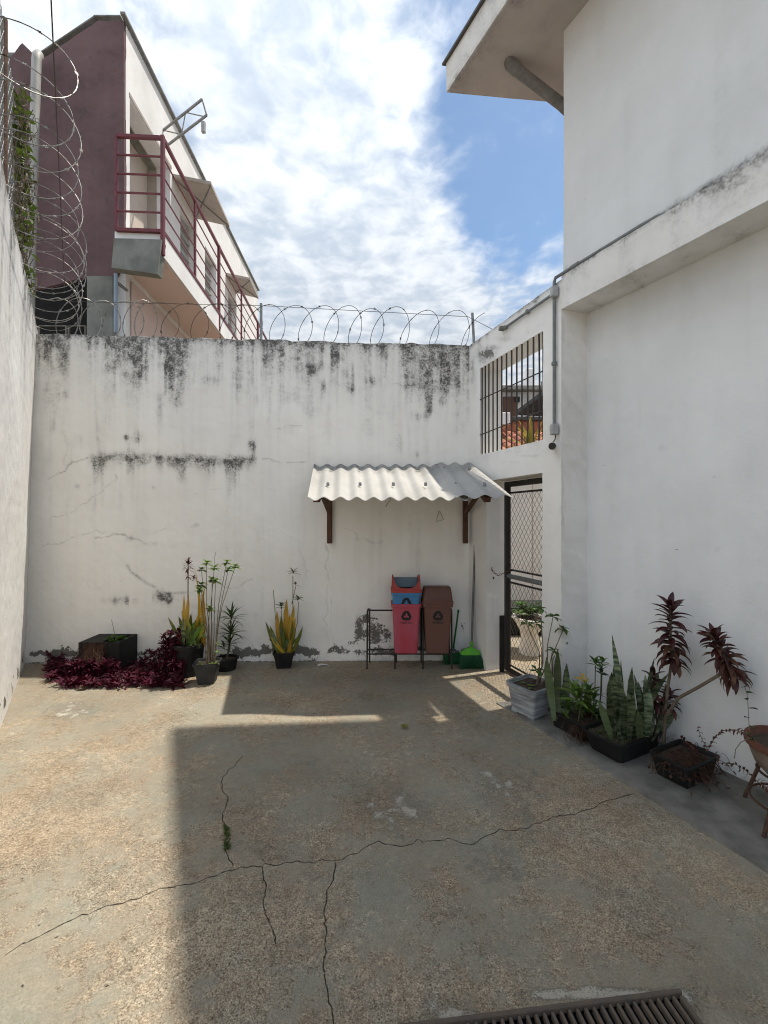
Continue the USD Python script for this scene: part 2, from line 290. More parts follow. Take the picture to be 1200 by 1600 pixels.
usdkit.material(stage, '/World/Looks/worn_concrete', {
    'g': ('geometry', {}), 'at': ('attribute', dict(attribute='stain')), 'sp': ('separate_xyz', {}), 'ka': ('attribute', dict(attribute='cracka')), 'kb': ('attribute', dict(attribute='crackb')), 'sa': ('separate_xyz', {}), 'sb': ('separate_xyz', {}),
    **{f'a{i}': ('math', dict(math_type='absolute')) for i in range(6)}, **{f'm{i}': ('math', dict(math_type='minimum')) for i in range(5)},
    'thin': ('math', dict(math_type='add', value2=.0022)), 'thin2': ('math', dict(math_type='add', value2=.0028)),
    'vo': ('voronoi_texture', dict(scale=205., randomness=1.)), 'sv': ('separate_xyz', {}),
    'na': ('noise_texture', dict(scale=165., detail=5., roughness=.75)), 'nam': ('map_range', dict(from_min=.33, from_max=.67)), 'agm': ('mix_float', dict(fac=.62)),
    'ag': ('rgb_ramp', dict(ramp=[(0, (.035, .028, .021)), (.22, (.115, .095, .072)), (.42, (.22, .186, .143)), (.62, (.31, .27, .212)), (.84, (.43, .385, .31)), (1, (.56, .52, .44))])),
    'n0': ('noise_texture', dict(scale=2.3, detail=6., roughness=.62)), 'mt': ('map_range', dict(from_min=.32, from_max=.68, to_min=.92, to_max=1.42)),
    'n5': ('noise_texture', dict(scale=22., detail=5., roughness=.65)), 'm5': ('map_range', dict(from_min=.3, from_max=.7, to_min=.75, to_max=1.22)),
    'tone': ('math', dict(math_type='multiply')), 'agt': ('hsv', {}),
    'sk': ('mix_color', dict(a=(.335, .33, .285), b=(.195, .188, .155))), 'ns': ('noise_texture', dict(scale=26., detail=9., roughness=.74)),
    'kd': ('math', dict(math_type='multiply_add', value2=2.8, value3=-1.4)), 'ke': ('math', dict(math_type='add')), 'ms': ('map_range', dict(range_type='smoothstep', from_min=.12, from_max=.95, to_min=.03, to_max=.74)), 'c1': ('mix_color', {}),
    'nf': ('noise_texture', dict(scale=120., detail=8., roughness=.85, distortion=.5)), 'kf': ('math', dict(math_type='multiply_add', value2=2.6, value3=-1.72)), 'kf2': ('math', dict(math_type='multiply_add', value2=.85)), 'mf': ('map_range', dict(range_type='smoothstep', from_min=.10, from_max=.26, to_min=0., to_max=.85)), 'c2': ('mix_color', dict(b=(.47, .435, .365))),
    'hun': ('noise_texture', dict(scale=3.1, detail=7., roughness=.68, distortion=.4)), 'hum': ('map_range', dict(from_min=.36, from_max=.64, clamp=True)), 'huc': ('mix_color', dict(a=(1.02, 1.03, .98), b=(1.06, .95, .84), use_clamp=False)), 'hu': ('mix_color', dict(blend_type='multiply', fac=1.0, use_clamp=False)),
    'mw': ('map_range', dict(from_min=0., from_max=1., to_min=1., to_max=.55)), 'c3': ('hsv', {}),
    'nk': ('noise_texture', dict(scale=48., detail=6., roughness=.7)), 'kw': ('map_range', dict(from_min=.32, from_max=.68, to_min=.0003, to_max=.0036)), 'kdv': ('math', dict(math_type='divide')), 'mk': ('map_range', dict(range_type='smoothstep', from_min=.55, from_max=1.35, to_min=.95, to_max=0.)), 'c4': ('mix_color', dict(b=(.04, .034, .027))),
    'b1': ('math', dict(math_type='multiply', value2=-.55)), 'b1b': ('math', dict(math_type='multiply')), 'inv': ('math', dict(math_type='multiply_add', value2=-.8, value3=1.0)), 'b2': ('math', dict(math_type='multiply_add', value2=.4)), 'b3': ('math', dict(math_type='multiply_add', value2=-3.)), 'b4': ('math', dict(math_type='multiply_add', value2=.5)),
    'bp': ('bump', dict(strength=.9, distance=.006)), 'p': ('principled_bsdf', dict(roughness=.9, specular_ior_level=.2)),
}, [('at.vector', 'sp.vector'), ('ka.vector', 'sa.vector'), ('kb.vector', 'sb.vector'), ('sa.x', 'a0.value1'), ('sa.y', 'a1.value1'), ('sa.z', 'a2.value1'), ('sb.x', 'a3.value1'), ('sb.y', 'a4.value1'), ('sb.z', 'a5.value1'),
    ('a4.value', 'thin.value1'), ('a5.value', 'thin2.value1'),
    ('a0.value', 'm0.value1'), ('a1.value', 'm0.value2'), ('m0.value', 'm1.value1'), ('a2.value', 'm1.value2'), ('m1.value', 'm2.value1'), ('a3.value', 'm2.value2'), ('m2.value', 'm3.value1'), ('thin.value', 'm3.value2'), ('m3.value', 'm4.value1'), ('thin2.value', 'm4.value2'),
    ('g.position', 'vo.vector'), ('vo.color', 'sv.vector'), ('g.position', 'na.vector'), ('na.fac', 'nam.value'), ('sv.x', 'agm.a'), ('nam.result', 'agm.b'), ('agm.result', 'ag.fac'), ('g.position', 'n0.vector'), ('n0.fac', 'mt.value'), ('g.position', 'n5.vector'), ('n5.fac', 'm5.value'), ('mt.result', 'tone.value1'), ('m5.result', 'tone.value2'),
    ('ag.color', 'agt.color'), ('tone.value', 'agt.value'),
    ('g.position', 'ns.vector'), ('ns.fac', 'sk.fac'), ('ns.fac', 'kd.value1'), ('kd.value', 'ke.value1'), ('sp.x', 'ke.value2'), ('ke.value', 'ms.value'), ('agt.color', 'c1.a'), ('sk.result', 'c1.b'), ('ms.result', 'c1.fac'),
    ('g.position', 'nf.vector'), ('nf.fac', 'kf.value1'), ('sp.y', 'kf2.value1'), ('kf.value', 'kf2.value3'), ('kf2.value', 'mf.value'), ('mf.result', 'c2.fac'), ('c1.result', 'hu.a'), ('hun.fac', 'hum.value'), ('hum.result', 'huc.fac'), ('huc.result', 'hu.b'), ('hu.result', 'c2.a'), ('g.position', 'hun.vector'),
    ('sp.z', 'mw.value'), ('mw.result', 'c3.value'), ('c2.result', 'c3.color'),
    ('g.position', 'nk.vector'), ('nk.fac', 'kw.value'), ('m4.value', 'kdv.value1'), ('kw.result', 'kdv.value2'), ('kdv.value', 'mk.value'), ('mk.result', 'c4.fac'), ('c3.color', 'c4.a'), ('c4.result', 'p.base_color'),
    ('vo.distance', 'b1.value1'), ('ms.result', 'inv.value1'), ('b1.value', 'b1b.value1'), ('inv.value', 'b1b.value2'), ('ns.fac', 'b2.value1'), ('b1b.value', 'b2.value3'), ('mk.result', 'b3.value1'), ('b2.value', 'b3.value3'), ('mf.result', 'b4.value1'), ('b3.value', 'b4.value3'), ('b4.value', 'bp.height'), ('bp.normal', 'p.normal')], surface='p.BSDF')
xs = np.concatenate([[-300, -120, -50, -20, -9, -5.5], np.arange(-4.3, 2.75, .0135), [3.5, 5.5, 9, 20, 50, 120, 300]])
ys = np.concatenate([[-300, -120, -50, -20, -8, -3, -.5, .5], np.arange(1.0, 4.85, .0135), [5.3, 6, 8, 12, 20, 50, 120, 300]])
gx, gy = np.meshgrid(xs, ys, indexing='ij'); gz = (fbm(np.stack([gx * .9, gy * .9, gx * 0], -1), 3, 3) - .5) * .016
gz = np.where((np.abs(gx) > 5) | (gy > 5) | (gy < .6), 0, gz)
GP = np.stack([gx, gy, gz], -1)
# the drain's pit is cut out of the sheet
solo_ground = MB().grid(GP)

# ------------------------------------------------------------------ yard walls
def path_wall(pts, top, thick, res, lean=0.0, disp=.006, seed=0, zmin=-.02):
    """wall along a polyline of (x,y), yard on the left-hand side of travel; front face as a fine grid"""
    pts = np.asarray(pts, float); seg = np.linalg.norm(np.diff(pts, axis=0), axis=1); L = np.concatenate([[0], np.cumsum(seg)])
    s = np.unique(np.concatenate([np.arange(0, L[-1], res), L])); x = np.interp(s, L, pts[:, 0]); y = np.interp(s, L, pts[:, 1])
    t = np.stack([np.gradient(x, s), np.gradient(y, s)], 1); t /= np.linalg.norm(t, axis=1, keepdims=True); n = np.stack([-t[:, 1], t[:, 0]], 1)
    nz = int((top(0) - zmin) / res); k = np.linspace(0, 1, nz)
    tz = np.array([top(a) for a in s]); tz = tz + (fbm(np.stack([s * 7, s * 0, s * 0], 1), 3, seed + 9) - .5) * .035
    z = zmin + k[None] * (tz[:, None] - zmin)
    X = x[:, None] + n[:, :1] * lean * z / 3.5; Y = y[:, None] + n[:, 1:] * lean * z / 3.5
    d = (fbm(np.stack([X * 1.6, Y * 1.6, z * 1.6], -1), 3, seed) - .5) * disp * 3 + (fbm(np.stack([X * 14, Y * 14, z * 14], -1), 3, seed + 4) - .5) * disp
    Fp = np.stack([X + n[:, :1] * d, Y + n[:, 1:] * d, z], -1)
    back = np.stack([x - n[:, 0] * thick, y - n[:, 1] * thick], 1)
    w = np.linspace(0, 1, 8)[1:]
    topg = np.stack([Fp[:, -1] * (1 - a) + np.concatenate([back, (tz + .012 * np.sin(7 * s))[:, None]], 1) * a + np.array([0, 0, .01 * math.sin(a * 9)]) for a in w], 1)
    backb = np.concatenate([back, np.full((len(s), 1), zmin)], 1)[:, None]
    grid = np.concatenate([Fp, topg, backb], 1)
    mb = MB().grid(grid)
    for e, fl in ((grid[0], 1), (grid[-1], 0)):
        c = e.mean(0); m = len(e); i = np.arange(m - 1); f = np.stack([np.full(m - 1, m), i, i + 1], 1); mb.add(np.vstack([e, c]), f[:, ::-1] if fl else f)
    return mb, s
YB = lambda x: 4.70 - .0166 * (1.0 - x)
def seg_d(u, v, pts):
    d = np.full(u.shape, 1e9)
    for (a, b), (c, e) in zip(pts[:-1], pts[1:]):
        L = (c - a) ** 2 + (e - b) ** 2; t = np.clip(((u - a) * (c - a) + (v - b) * (e - b)) / L, 0, 1); d = np.minimum(d, np.hypot(u - a - t * (c - a), v - b - t * (e - b)))
    return d
def back_stain(p):
    x, y, z = p.T; u = CX + F * x / y; v = CY - F * (z - H) / y
    top = 3.49 - .095 * (x + 3.7) / 4.7; d = np.maximum(top - z, 0)
    q = np.stack([x, z, z * 0], 1)
    n1, n2 = fbm(q * 6, 4, 51), fbm(q * 17, 4, 52)
    st = fbm(np.stack([x * 13, z * .9, z * 0], 1), 4, 53); st2 = fbm(np.stack([x * 5, z * .4, z * 0], 1), 3, 54); st3_ = fbm(np.stack([x * 22, z * .7, z * 0], 1), 3, 59)
    R = .9 * np.exp(-d / .045) * (.35 + .8 * n1) + .55 * np.exp(-d / .45) * (.25 + .9 * st)
    R = R + np.clip((st - .42) * 4.0, 0, 1) * np.exp(-d / (.10 + .95 * np.clip(st2 - .28, 0, 1))) * (.45 + .9 * n1) * .82
    st3 = fbm(np.stack([x * 30, z * 1.3, z * 0], 1), 3, 58); R = R + .42 * np.clip((st3 - .5) * 5, 0, 1) * np.exp(-d / (.25 + .6 * st2)) * (.4 + n1)
    R = R + .22 * np.clip((st2 - .40) * 4, 0, 1) * np.exp(-d / 1.1) + .30 * np.clip((n1 - .46) * 4, 0, 1) * (.35 + np.exp(-d / 1.2)) * np.clip((st - .38) * 4, 0, 1) + .13 * np.clip((st3_ - .47) * 5, 0, 1)
    # the long horizontal crack with mould hanging from it
    v0 = 714 + 7 * (fbm(np.stack([u * .03, u * 0, u * 0], 1), 3, 55) - .5) * 2 + .012 * (u - 260); w = np.clip((u - 135) / 12, 0, 1) * np.clip((408 - u) / 18, 0, 1)
    R = R + w * np.exp(-((v - v0) / np.where(v < v0, 7, 15)) ** 2) * (.30 + 1.0 * n2)
    R = R + w * (v > v0) * np.exp(-(v - v0) / (6 + 34 * np.clip(st - .35, 0, 1) * 2)) * np.clip((st - .34) * 4, 0, 1) * 1.15
    hang = blobs(u, v, [(222, 570, 9, 28, .7), (216, 545, 8, 26, .5), (265, 590, 8, 34, .9), (272, 560, 10, 40, .8), (278, 545, 7, 40, .55), (250, 640, 4, 26, .85), (277, 625, 5, 14, .75), (217, 683, 8, 9, .9), (196, 684, 5, 5, .6), (330, 595, 14, 8, .5), (428, 555, 16, 34, .75), (487, 578, 8, 9, .6), (505, 605, 5, 13, .7), (550, 608, 9, 8, .65), (582, 596, 8, 8, .65),
                       (548, 585, 12, 20, .3), (640, 602, 18, 4, .5), (665, 560, 20, 32, .85), (690, 570, 22, 26, .6), (676, 602, 26, 16, .95), (702, 598, 16, 8, .7), (670, 632, 9, 18, .9), (655, 650, 14, 6, .5), (690, 625, 6, 14, .5), (735, 560, 8, 20, .6), (395, 697, 8, 11, .8), (650, 712, 8, 8, .35), (190, 938, 20, 7, .95), (262, 936, 18, 7, .9), (250, 928, 10, 8, .6), (165, 938, 10, 5, .45), (240, 850, 16, 4, .3), (203, 842, 7, 5, .6), (120, 760, 4, 4, .6), (140, 757, 3, 3, .6), (101, 555, 4, 4, .7), (240, 762, 3, 3, .6), (65, 560, 6, 20, .5), (75, 535, 20, 10, .5)])
    R = R + hang * (.3 + 1.3 * n2) * (.55 + 1.1 * np.clip((st3 - .35) * 3, 0, 1))
    R = R + .75 * np.exp(-(seg_d(u, v, [(199, 884), (204, 893), (228, 911), (243, 917), (249, 928), (290, 926)]) / 2.6) ** 2) * (.3 + 1.1 * n2)
    zz = z
    G_ = blobs(u, v, [(580, 985, 16, 24, .9), (560, 985, 7, 22, .75), (603, 990, 10, 16, .8), (572, 965, 5, 6, .6), (548, 1005, 8, 6, .7), (700, 985, 7, 16, .6), (722, 978, 5, 12, .5)]) * (.55 + .8 * n1)
    edge = .075 + .10 * (fbm(np.stack([x * 4, x * 0, x * 0], 1), 4, 57) - .45)
    on = np.clip((u - 42) / 6, 0, 1) * np.clip((128 - u) / 10, 0, 1) + np.clip((u - 355) / 15, 0, 1) * np.clip((505 - u) / 8, 0, 1) + .72 * np.clip((u - 505) / 8, 0, 1) * np.clip((745 - u) / 10, 0, 1) + .6 * np.clip((u - 128) / 10, 0, 1) * np.clip((355 - u) / 10, 0, 1)
    edge = edge + (n2 - .5) * .09; band = np.exp(-((zz - edge - .03) / (.025 + .05 * n1)) ** 2)
    G_ = np.maximum(G_, on * band * (.55 + .75 * n1)); G_ = np.maximum(G_, on * .8 * np.exp(-((zz) / .012) ** 2)); R = R + .6 * np.exp(-zz / .05) * (.3 + n1) + .16 * np.exp(-zz / .45) * np.clip((n1 - .40) * 4, 0, 1)
    G_ = G_ + blobs(u, v, [(100, 1015, 12, 14, .5)])
    wob = lambda k: (fbm(np.stack([u * .06, v * .06, u * 0], 1), 3, k) - .5) * 16
    uu, vv = u + wob(61), v + wob(62); B = 0
    for pts, k in (([(75, 748), (100, 735), (112, 722), (138, 716)], .8), ([(85, 808), (110, 798), (140, 780), (160, 768), (182, 745)], .5), ([(62, 852), (110, 842), (165, 830)], .5), ([(150, 842), (180, 836), (205, 842), (225, 846)], .7), ([(408, 717), (440, 722), (480, 722)], .7), ([(430, 668), (470, 666)], .4), ([(230, 832), (270, 824)], .4), ([(300, 828), (315, 820)], .4), ([(100, 735), (105, 700), (95, 660)], .35), ([(300, 770), (380, 760), (440, 766)], .25), ([(440, 830), (470, 845), (480, 905)], .3), ([(130, 905), (150, 920), (200, 900)], .3), ([(511, 850), (511, 1030)], .45), ([(518, 850), (518, 1030)], .3), ([(340, 910), (365, 918), (395, 905)], .5), ([(620, 600), (670, 604)], .5), ([(540, 830), (560, 842), (600, 845)], .3)):
        B = B + k * np.exp(-(seg_d(uu, vv, pts) / 1.25) ** 2) * (.4 + .9 * n2)
    B = B + .16 * np.clip((st - .5) * 5, 0, 1) * np.clip((z - .2), 0, 1) * (u > 505) * np.exp(-((v - 880) / 130) ** 2)
    return np.clip(np.stack([R, G_, B], 1), 0, 1.3)
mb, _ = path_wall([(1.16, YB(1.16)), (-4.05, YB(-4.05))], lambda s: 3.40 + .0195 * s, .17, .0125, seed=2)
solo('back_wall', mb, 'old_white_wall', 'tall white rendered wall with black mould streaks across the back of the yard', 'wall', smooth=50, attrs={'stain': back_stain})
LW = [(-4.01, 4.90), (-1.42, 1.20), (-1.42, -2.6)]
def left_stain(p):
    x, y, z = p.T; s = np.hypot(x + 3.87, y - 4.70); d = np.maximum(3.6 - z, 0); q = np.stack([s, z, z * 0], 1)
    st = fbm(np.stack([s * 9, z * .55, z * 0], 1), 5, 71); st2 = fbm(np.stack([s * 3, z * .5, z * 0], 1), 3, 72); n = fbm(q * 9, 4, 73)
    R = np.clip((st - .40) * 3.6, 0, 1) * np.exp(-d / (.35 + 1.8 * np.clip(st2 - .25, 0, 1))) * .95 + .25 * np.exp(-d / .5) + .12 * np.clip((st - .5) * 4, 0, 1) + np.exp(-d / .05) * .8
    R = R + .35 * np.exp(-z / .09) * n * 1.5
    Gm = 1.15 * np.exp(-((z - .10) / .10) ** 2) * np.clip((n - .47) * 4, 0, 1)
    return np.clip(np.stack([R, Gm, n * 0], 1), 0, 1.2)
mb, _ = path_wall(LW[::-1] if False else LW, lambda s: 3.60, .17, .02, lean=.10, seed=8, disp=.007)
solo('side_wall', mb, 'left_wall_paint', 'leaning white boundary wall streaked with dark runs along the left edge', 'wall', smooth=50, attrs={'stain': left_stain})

# ------------------------------------------------------------------ white house on the right and the gate wall
PC = V3(1.38, 3.386, 0); DD = V3(-.4472, .8944, 0); NN = V3(-.8944, -.4472, 0)
def hp(s, t, z): return PC - DD * s + NN * t + V3(0, 0, z)
def refined(man, to_world, res, disp, seed):
    m = man.refine_to_length(res).to_mesh(); v = np.array(m.vert_properties[:, :3], float); f = np.array(m.tri_verts)
    v = to_world(v); tm = trimesh.Trimesh(v, f, process=False); n = np.array(tm.vertex_normals)
    d = (fbm(v * 1.7, 3, seed) - .5) * disp * 3 + (fbm(v * 15, 3, seed + 3) - .5) * disp
    return v + n * d[:, None], f
def hl(v): return PC - DD * v[:, :1] + NN * v[:, 1:2] + np.array([0, 0, 1.]) * v[:, 2:]
def mbox(a, b): return m3.Manifold.cube([b[0] - a[0], b[1] - a[1], b[2] - a[2]]).translate(list(map(float, a)))
def house_stain(p):
    x, y, z = p.T; yy = np.maximum(y, .4); u = CX + F * x / yy; v = CY - F * (z - H) / yy
    q = p * 6; n, n2 = fbm(q, 4, 81), fbm(p * 16, 4, 82); st = fbm(np.stack([(x - y) * 7, z * .8, z * 0], 1), 4, 83)
    s = -(p - PC) @ DD
    beam = (z > 3.15) & (z < 3.45)
    R = beam * (blobs(u, v, [(1075, 300, 40, 26, .8), (1120, 275, 40, 22, .75), (1040, 330, 18, 22, .5), (905, 425, 14, 8, .5), (1190, 235, 40, 20, .6), (960, 380, 30, 12, .3)]) * (.2 + 1.3 * n2) + .75 * np.exp(-(3.43 - z) / .025) * n * 2 + .25 * np.clip(n2 - .5, 0, 1) * 3)
    R = R + beam * (.10 + .26 * np.clip((n - .44) * 4, 0, 1) * (.3 + n2) + .20 * np.clip((st - .45) * 4, 0, 1))
    R = R + 1.0 * np.exp(-z / .10) * np.clip((n2 - .32) * 3, 0, 1) + .20 * np.exp(-z / .5) * np.clip((n - .42) * 3, 0, 1) + (z < 3.15) * .22 * np.clip((st - .48) * 4, 0, 1) + (z > 3.45) * (z < 5.3) * (.24 * np.clip((st - .48) * 4, 0, 1) + .25 * np.exp(-(z - 3.43) / .1) * n2)
    R = R + (z < 3.1) * .22 * np.clip(n2 - .52, 0, 1) * 3 * np.exp(-s / .5)
    soff = (z > 5.3) & (z < 5.358)
    edge = np.clip(1 - ((p - V3(.556, 3.897, 0)) @ (-NN)) / .22, 0, 1) + np.clip(1 - ((4.02 + .09 * (x - .5)) - y) / .22, 0, 1)
    R = R + soff * np.clip(edge, 0, 1) * np.clip((n2 - .3) * 2, 0, 1) * .9 + soff * np.clip((n - .42) * 3, 0, 1) * .35 + (z > 5.37) * (.18 + np.clip((n2 - .40) * 3, 0, 1) * .6)
    R = R + soff * blobs(u, v, [(790, 80, 14, 8, .6)])
    B = (z < 3.1) * blobs(u, v, [(890, 800, 16, 2, .4), (893, 907, 16, 2, .45), (885, 935, 10, 8, .3), (980, 918, 40, 3, .3), (1000, 925, 20, 3, .25), (885, 985, 18, 2, .35), (1040, 700, 60, 1.6, .3), (1110, 860, 50, 1.6, .3), (1000, 640, 1.6, 40, .25), (1120, 170, 70, 1.6, .25), (1010, 220, 50, 1.6, .22), (905, 645, 3, 3, .9), (1105, 30, 3, 3, .7)]) * (.3 + n2)
    return np.clip(np.stack([R, n * 0, B], 1), 0, 1)
house = Thing('white_house', 'pale two-storey house with deep concrete eave along the right side', 'house', PC)
A = {'stain': house_stain}
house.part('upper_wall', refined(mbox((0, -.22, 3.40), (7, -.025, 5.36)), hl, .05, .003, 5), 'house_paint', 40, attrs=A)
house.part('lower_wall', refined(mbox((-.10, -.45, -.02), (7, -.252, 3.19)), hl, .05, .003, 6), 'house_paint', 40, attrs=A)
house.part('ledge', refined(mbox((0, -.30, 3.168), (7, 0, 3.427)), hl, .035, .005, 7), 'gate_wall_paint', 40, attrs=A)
E = V3(.556, 3.897, 0)
eave_poly = [E[:2], (E - DD * 9)[:2], (E - DD * 9 - NN * 4)[:2], V3(4.9, 3.0, 0)[:2], V3(2.42, 3.60, 0)[:2], (E + V3(1.58, .145, 0))[:2]]
cs = m3.CrossSection([np.array(eave_poly)])
house.part('eave', refined(cs.extrude(.26).translate([0, 0, 5.35]), lambda v: v, .07, .005, 9), 'eave_paint' if False else 'gate_wall_paint', 40, attrs=A)
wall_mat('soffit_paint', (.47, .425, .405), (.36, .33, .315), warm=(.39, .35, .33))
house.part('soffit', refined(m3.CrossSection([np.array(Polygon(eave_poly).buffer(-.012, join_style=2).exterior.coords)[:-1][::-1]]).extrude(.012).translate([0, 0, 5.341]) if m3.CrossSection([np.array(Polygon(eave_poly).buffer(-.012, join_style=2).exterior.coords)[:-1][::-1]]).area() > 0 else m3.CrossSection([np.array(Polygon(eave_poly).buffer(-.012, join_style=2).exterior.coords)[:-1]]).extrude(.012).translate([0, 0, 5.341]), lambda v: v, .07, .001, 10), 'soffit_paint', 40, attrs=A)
pm('roof_edge', (.06, .058, .055), (.10, .095, .09), scale=14, rough=.8)
lip = Polygon(eave_poly).buffer(.022, join_style=2)
house.part('roof_edge', MB().prism(lip, .022, o=(0, 0, 5.612)), 'roof_edge')
endw = MB(); e0 = PC + NN * -.03; 
endw.prism(Polygon([(PC + NN * -.42 - DD * .05)[:2], (PC + NN * -.42 - DD * .25)[:2], (PC + V3(4, .17, 0))[:2], (PC + V3(4, .37, 0))[:2]]), 5.34, o=(0, 0, 0))
house.part('end_wall', endw, 'house_paint', attrs=A)
pm('grey_pipe', (.12, .118, .112), (.2, .195, .185), scale=18, rough=.65, bump=.3)
dp = MB(); a = P(792, 82, 3.63); b = P(797, 100, 3.62); c = P(812, 113, 3.63); d_ = P(877, 163, 3.78); e_ = P(905, 190, 3.9)
dp.tube([a + V3(0, 0, .03), a * .5 + b * .5, b, b * .4 + c * .6, c, d_, e_], [.043, .043, .047, .047, .043, .043, .043], 14)
house.part('drain_pipe', dp, 'grey_pipe', 40)
# gate wall
G0 = V3(.929, 4.68, 0); GD = unit(PC - G0); GN = V3(-.944, -.329, 0); GL = np.linalg.norm(PC - G0)
def gl(v):
    # far end is cut along the house's return so that both meet
    s, t, z = v[:, :1], v[:, 1:2], v[:, 2:]
    return G0 + GD * s + GN * t + (s / GL) * (-NN * -t * 0) + np.array([0, 0, 1.]) * z * (1 + .0 * s)
man = mbox((-.02, -.26, -.02), (GL, 0, 3.40)) - mbox((.19, -.5, 2.19), (1.155, .2, 3.085)) - mbox((.3125, -.5, -.1), (1.147, .2, 1.915))
def gate_stain(p):
    x, y, z = p.T; u = CX + F * x / y; v = CY - F * (z - H) / y; n, n2 = fbm(p * 7, 4, 91), fbm(p * 18, 4, 92); s = (p - G0) @ GD; st = fbm(np.stack([s * 12, z * .9, z * 0], 1), 4, 93)
    d = np.maximum(3.40 - z, 0)
    R = 1.2 * np.exp(-d / .03) * (.4 + n) + .35 * np.clip(n - .48, 0, 1) * 3 * (z > 3.0) + np.clip((st - .5) * 4, 0, 1) * np.exp(-d / .12) * .5
    R = R + blobs(u, v, [(760, 556, 16, 12, 1.0), (738, 580, 5, 22, .9), (768, 543, 18, 4, .8), (790, 530, 20, 4, .6), (742, 612, 5, 14, .5), (840, 590, 5, 20, .4), (757, 715, 8, 5, .4), (790, 706, 40, 4, .35)]) * (.2 + 1.2 * n2) + .45 * (z < 2.19) * (z > 1.9) * np.exp(-(2.19 - z) / .04) * np.clip((st - .4) * 3, 0, 1)
    R = R + .3 * np.exp(-z / .08) * n
    Gm = blobs(u, v, [(762, 553, 13, 8, 1.0)]) * (.3 + n2)
    B = blobs(u, v, [(830, 712, 30, 2, .4), (800, 722, 30, 2, .3), (866, 800, 10, 1.5, .3), (770, 955, 3, 60, .2), (862, 860, 10, 1.5, .3)]) * (.4 + n2)
    return np.clip(np.stack([R, Gm, B], 1), 0, 1)
gate_wall = Thing('gate_wall', 'white rendered wall with barred opening above the mesh gate', 'wall', G0)
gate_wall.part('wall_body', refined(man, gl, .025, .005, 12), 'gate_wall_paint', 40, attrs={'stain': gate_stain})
fill = MB().prism(Polygon([PC[:2] - GD[:2] * .02 , PC[:2], (PC - NN * .255)[:2], (PC - GN * .255 - GD * .02)[:2]]), 3.395)
gate_wall.part('pier', (lambda m: refined(m, lambda v: v, .03, .003, 14))(m3.CrossSection([np.array([PC[:2] - GD[:2] * .03, PC[:2], (PC - NN * .30)[:2], (PC - GN * .26 - GD * .03)[:2]])]).extrude(3.40).translate([0, 0, -.02])), 'gate_wall_paint', 40, attrs={'stain': lambda p: house_stain(p) + .5 * gate_stain(p)})
#@@OBJECTS

# ------------------------------------------------------------------ more materials
pm('strip_concrete', (.215, .205, .18), (.115, .11, .097), scale=7, detail=8, rough=.85, bump=.5, bscale=70)
pm('black_steel', (.018, .017, .017), (.035, .028, .024), scale=30, rough=.5, spec=.45)
pm('rusty_steel', (.11, .055, .03), (.045, .03, .024), scale=40, rough=.85, bump=.5)
pm('galvanised', (.30, .31, .31), (.20, .205, .20), scale=25, rough=.45, metallic=.6)
pm('razor_steel', (.30, .30, .29), (.13, .11, .09), scale=18, rough=.45, metallic=.7)
pm('dark_wire', (.05, .048, .046), (.09, .07, .055), scale=22, rough=.6, metallic=.3)
pm('conduit_grey', (.17, .185, .18), (.13, .14, .138), scale=20, rough=.5)
pm('box_grey', (.36, .37, .36), (.28, .285, .28), scale=20, rough=.45)
pm('white_plastic', (.72, .72, .70), (.6, .6, .58), scale=12, rough=.4)
pm('black_plastic', (.008, .008, .0085), (.018, .017, .016), scale=10, rough=.55, spec=.22, bump=.15, bscale=60)
pm('grey_plastic', (.022, .024, .025), (.036, .037, .036), scale=12, rough=.55, spec=.25, bump=.15)
pm('lens_black', (.008, .008, .009), rough=.12, bump=0)
wall_mat('canopy_cement', (.50, .49, .46), (.37, .36, .335), mold=(.10, .095, .085), warm=(.45, .42, .36))
def sheet_stain(p):
    n, n2 = fbm(p * 9, 4, 111), fbm(p * 22, 3, 112); b = np.clip((p[:, 1] - 4.25) / .42, 0, 1)
    return np.clip(np.stack([b * (.35 + .9 * n) + .55 * np.clip((n2 - .5) * 4, 0, 1) * (.35 + b) + .5 * np.exp(-(p[:, 1] - 3.6) / .03) * n, n * 0, n * 0], 1), 0, 1)
pm('fibre_cement', (.58, .55, .48), (.40, .375, .32), scale=5, detail=7, rough=.85, bump=.35, bscale=150, stretch=(1.5, .35, 1.0))
pm('new_sheet', (.63, .64, .63), (.5, .51, .5), scale=9, rough=.75, bump=.3, bscale=120)
pm('brown_wood', (.115, .05, .025), (.055, .028, .018), scale=14, rough=.7, bump=.5, stretch=(8, 8, 1.2))
pm('bin_red', (.44, .05, .075), (.40, .085, .12), scale=9, detail=7, rough=.45, rough2=.65, bump=.12, spec=.4, stretch=(1, 1, .5))
pm('bin_lid_red', (.40, .055, .045), (.33, .05, .045), scale=6, rough=.42, bump=.06)
pm('bin_blue', (.045, .20, .42), (.06, .19, .36), scale=6, rough=.42, bump=.06)
pm('bin_flap', (.10, .17, .22), (.13, .19, .23), scale=6, rough=.5, bump=.06)
pm('bin_brown', (.145, .062, .044), (.12, .06, .047), scale=9, detail=7, rough=.45, rough2=.65, bump=.12, stretch=(1, 1, .5))
pm('print_black', (.012, .01, .011), rough=.5, bump=0)
pm('green_plastic', (.012, .13, .035), (.01, .10, .03), scale=12, rough=.42)
pm('lime_plastic', (.10, .42, .03), (.08, .36, .03), scale=12, rough=.42)
pm('dark_bristle', (.008, .06, .022), (.012, .085, .03), scale=60, rough=.7, stretch=(20, 20, 1))
pm('handle_grey', (.16, .165, .16), (.10, .1, .098), scale=15, rough=.45)
pm('soil', (.045, .032, .022), (.09, .07, .05), scale=60, rough=.95, bump=1.0, bscale=90, bdist=.01)
pm('terracotta', (.15, .062, .038), (.10, .045, .03), scale=14, rough=.85, bump=.4)
